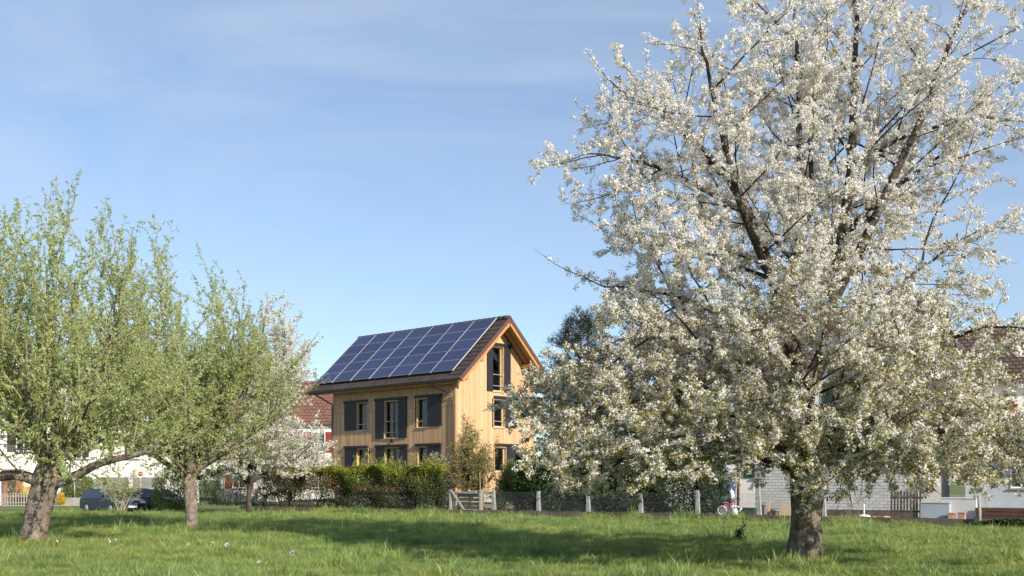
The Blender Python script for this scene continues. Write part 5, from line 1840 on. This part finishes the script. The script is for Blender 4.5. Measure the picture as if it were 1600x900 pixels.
pine('pine_tree', (at(908, 78), 78, 0), 13.9, 3.6, 101, 'tall dark blue green pine behind the timber house', M['pine'], .14, 22, .26, 75, .50)
p = on_wall(1116, 1.2)
pine('small_conifer', (p.x, p.y, .2), 2.1, .75, 102, 'small dark conifer at the right end of the laurel hedge', M['laurel'], .05, 14, .07, 22, .13)
# sapling in the meadow
g_ = np.random.default_rng(110)
sap = empty('meadow_sapling', (at(1154, 27.5), 27.5, -.1)); tag(sap, 'small dark leafy sapling in the meadow left of the cherry trunk', 'sapling')
stm = [grow(g_, (0, 0, -.02), (g_.normal() * .1, g_.normal() * .1, 1), L, .012, .004, 6, .08) for L in (.66, .48, .42)]
s2 = side_shoots(g_, stm, .07, .15, 1, (.7, 1.2), lambda g, p, d, f, L: g.uniform(.1, .26) * (1.3 - f), lambda l: .005, 3, .12)
branch_obj('stems', stm + s2, M['twig_brown'], sap, lambda r: 4, kind='stuff')
C = np.repeat(along(stm + s2, .03, g_, .05, .02)[0], 3, 0); C = C + g_.normal(size=C.shape) * .02
leaves_mesh('leaves', C, .06, .03, g_, M['laurel'], sap, g_.uniform(size=len(C)) * .8, .4)

# ------------------------------------------------------------------ meadow grass
def grass():
    g = np.random.default_rng(200)
    col = bpy.data.collections.new('grass_tufts')
    for v in range(10):
        nb = (36 if v < 6 else 20) if v < 8 else 12
        V, Fq, Ft, var = [], [], [], []
        tone = g.uniform(.2, .8)
        for i in range(nb):
            r = abs(g.normal()) * (.07 if v < 6 else .05); az = g.uniform(0, 6.28)
            x, y = r * math.cos(az), r * math.sin(az)
            h = g.uniform(.12, .27) * (1 if v < 6 else 1.7)
            ld = g.uniform(0, 6.28); ln = g.uniform(.2, .75) * h * (1 if v < 6 else .5)
            w = g.uniform(.0035, .007)
            if v >= 8: w, h, ln = g.uniform(.012, .022), g.uniform(.08, .16), g.uniform(.08, .16)
            fd = g.uniform(0, 6.28); wx, wy = w * math.cos(fd), w * math.sin(fd)
            b = len(V)
            for (t, k) in ((0, 1), (.5, .85), (1, 0.12)):
                cx, cy, cz = x + math.cos(ld) * ln * t * t, y + math.sin(ld) * ln * t * t, h * (t - .18 * t * t)
                V += [(cx - wx * k, cy - wy * k, cz), (cx + wx * k, cy + wy * k, cz)]
            Fq += [(b, b + 1, b + 3, b + 2), (b + 2, b + 3, b + 5, b + 4)]
            c = np.clip(tone + g.normal() * .16, 0, .92) if g.uniform() > .06 else 1.0
            if v >= 8: c = g.uniform(0, .25)
            var += [c, c]
        me = mesh_np('grass_tuft', V, [np.array(Fq)], M['grass'], var)
        col.objects.link(bpy.data.objects.new('tuft_%02d' % v, me))
    # where tufts stand: denser close by
    pts, scl, idx = [], [], []

    def lump(x, y): return .5 + .25 * np.sin(x * .9 + 1.3 * np.sin(y * .35)) * np.sin(y * .8 + .7) + .25 * np.sin(x * 2.3 + y * 1.1) * np.sin(y * 1.9 - x * .7)

    for (d0, d1, dens, sc) in ((13.5, 20, 210, 1.0), (20, 27, 150, 1.05), (27, 36, 90, 1.15), (36, 48, 55, 1.25), (48, 56, 45, 1.25)):
        hw = .56
        A = (d1 - d0) * (d1 + d0) * hw
        n = int(A * dens)
        y = np.sqrt(g.uniform(d0 * d0, d1 * d1, n)); x = g.uniform(-hw, hw, n) * y
        side = (x - WP.x) * WN.x + (y - WP.y) * WN.y
        ok = (side < -.04) & (y < 52.3 + .4 * np.sin(x * 1.3))
        x, y, side = x[ok], y[ok], side[ok]
        L = lump(x, y)
        s = sc * (.45 + .95 * L) * g.uniform(.7, 1.25, len(x))
        s = np.where(side > -.55, s * g.uniform(1.1, 1.7, len(x)), s)
        pts.append(np.stack([x, y, np.full(len(x), GZ)], 1)); scl.append(s)
        for (tx, ty, tr_) in ((at(1258, 20.8), 20.8, .75), (at(48, 26.2), 26.2, .7), (at(299, 32.8), 32.8, .6)):
            dd = np.hypot(x - tx, y - ty); s[dd < tr_] *= 1.35
        scl[-1] = s
        tall = g.uniform(size=len(x)) < .03 + .16 * (L > .78)
        weed = g.uniform(size=len(x)) < .03 + .20 * (lump(x * 1.7 + 9, y * 1.3) > .8)
        idx.append(np.where(weed, g.integers(8, 10, len(x)), np.where(tall, g.integers(6, 8, len(x)), g.integers(0, 6, len(x)))))
    P = np.concatenate(pts).astype(np.float32); S = np.concatenate(scl).astype(np.float32); I = np.concatenate(idx).astype(np.int32)
    n = len(P)
    E = np.zeros((n, 3)); E[:, 2] = g.uniform(0, 6.28, n)
    o = scatter('meadow_grass', P, S, I, E, col)
    tag(o, 'tall green meadow grass covering the whole foreground', 'grass', None, 'stuff')
    print('grass tufts', n)


grass()


# pale cuckoo flowers and dandelions in the grass
def wildflower(px, py, mat, label, group, seed, h=.30, cl=.045, nfl=14):
    D = F * EYE / (py + 8 - HORIZON)
    g = np.random.default_rng(seed)
    t = empty('wildflower', (at(px, D), D, GZ + .06)); tag(t, label, 'flower', group)
    st = [grow(g, (0, 0, 0), (g.normal() * .08, g.normal() * .08, 1), h, .004, .003, 4, .06)]
    branch_obj('stem', st, M['bush_stem'], t, lambda r: 4)
    C, d = balls(np.repeat(st[0][0][-1:], nfl, 0), 1, cl, g)
    o = leaves_mesh('flower_head', C, .035, .033, g, mat, t, g.uniform(size=len(C)), .3)
    return t


M['bush_stem'] = surf('flower_stem', (.10, .15, .04), .8, .2, 6)
fl_ = [(92, 849, 'leftmost, beside the leaning trunk'), (176, 847, 'left one between the two pear trunks'), (181, 848, 'right one between the two pear trunks'), (296, 855, 'in front of the slim pear trunk'),
       (334, 852, 'left of three right of the slim trunk'), (349, 856, 'middle of three right of the slim trunk'), (358, 855, 'right of three right of the slim trunk'), (458, 870, 'big one in the left foreground'), (404, 885, 'lowest in the left foreground')]
for i, (x, y, w_) in enumerate(fl_):
    wildflower(x, y, M['lilac'], 'pale lilac meadow flower, ' + w_, 'pale meadow flowers', 300 + i, .30, .035 if i != 7 else .06, 9 if i != 7 else 22)
for i, (x, y, w_) in enumerate([(1380, 832, 'left of the three at right'), (1452, 846, 'middle of the three at right'), (1500, 838, 'right of the three at right'), (1222, 818, 'close to the wall left of the trunk')]):
    wildflower(x, y, M['yellow'], 'yellow dandelion in the grass, ' + w_, 'dandelions in the meadow', 330 + i, .24, .025, 12)
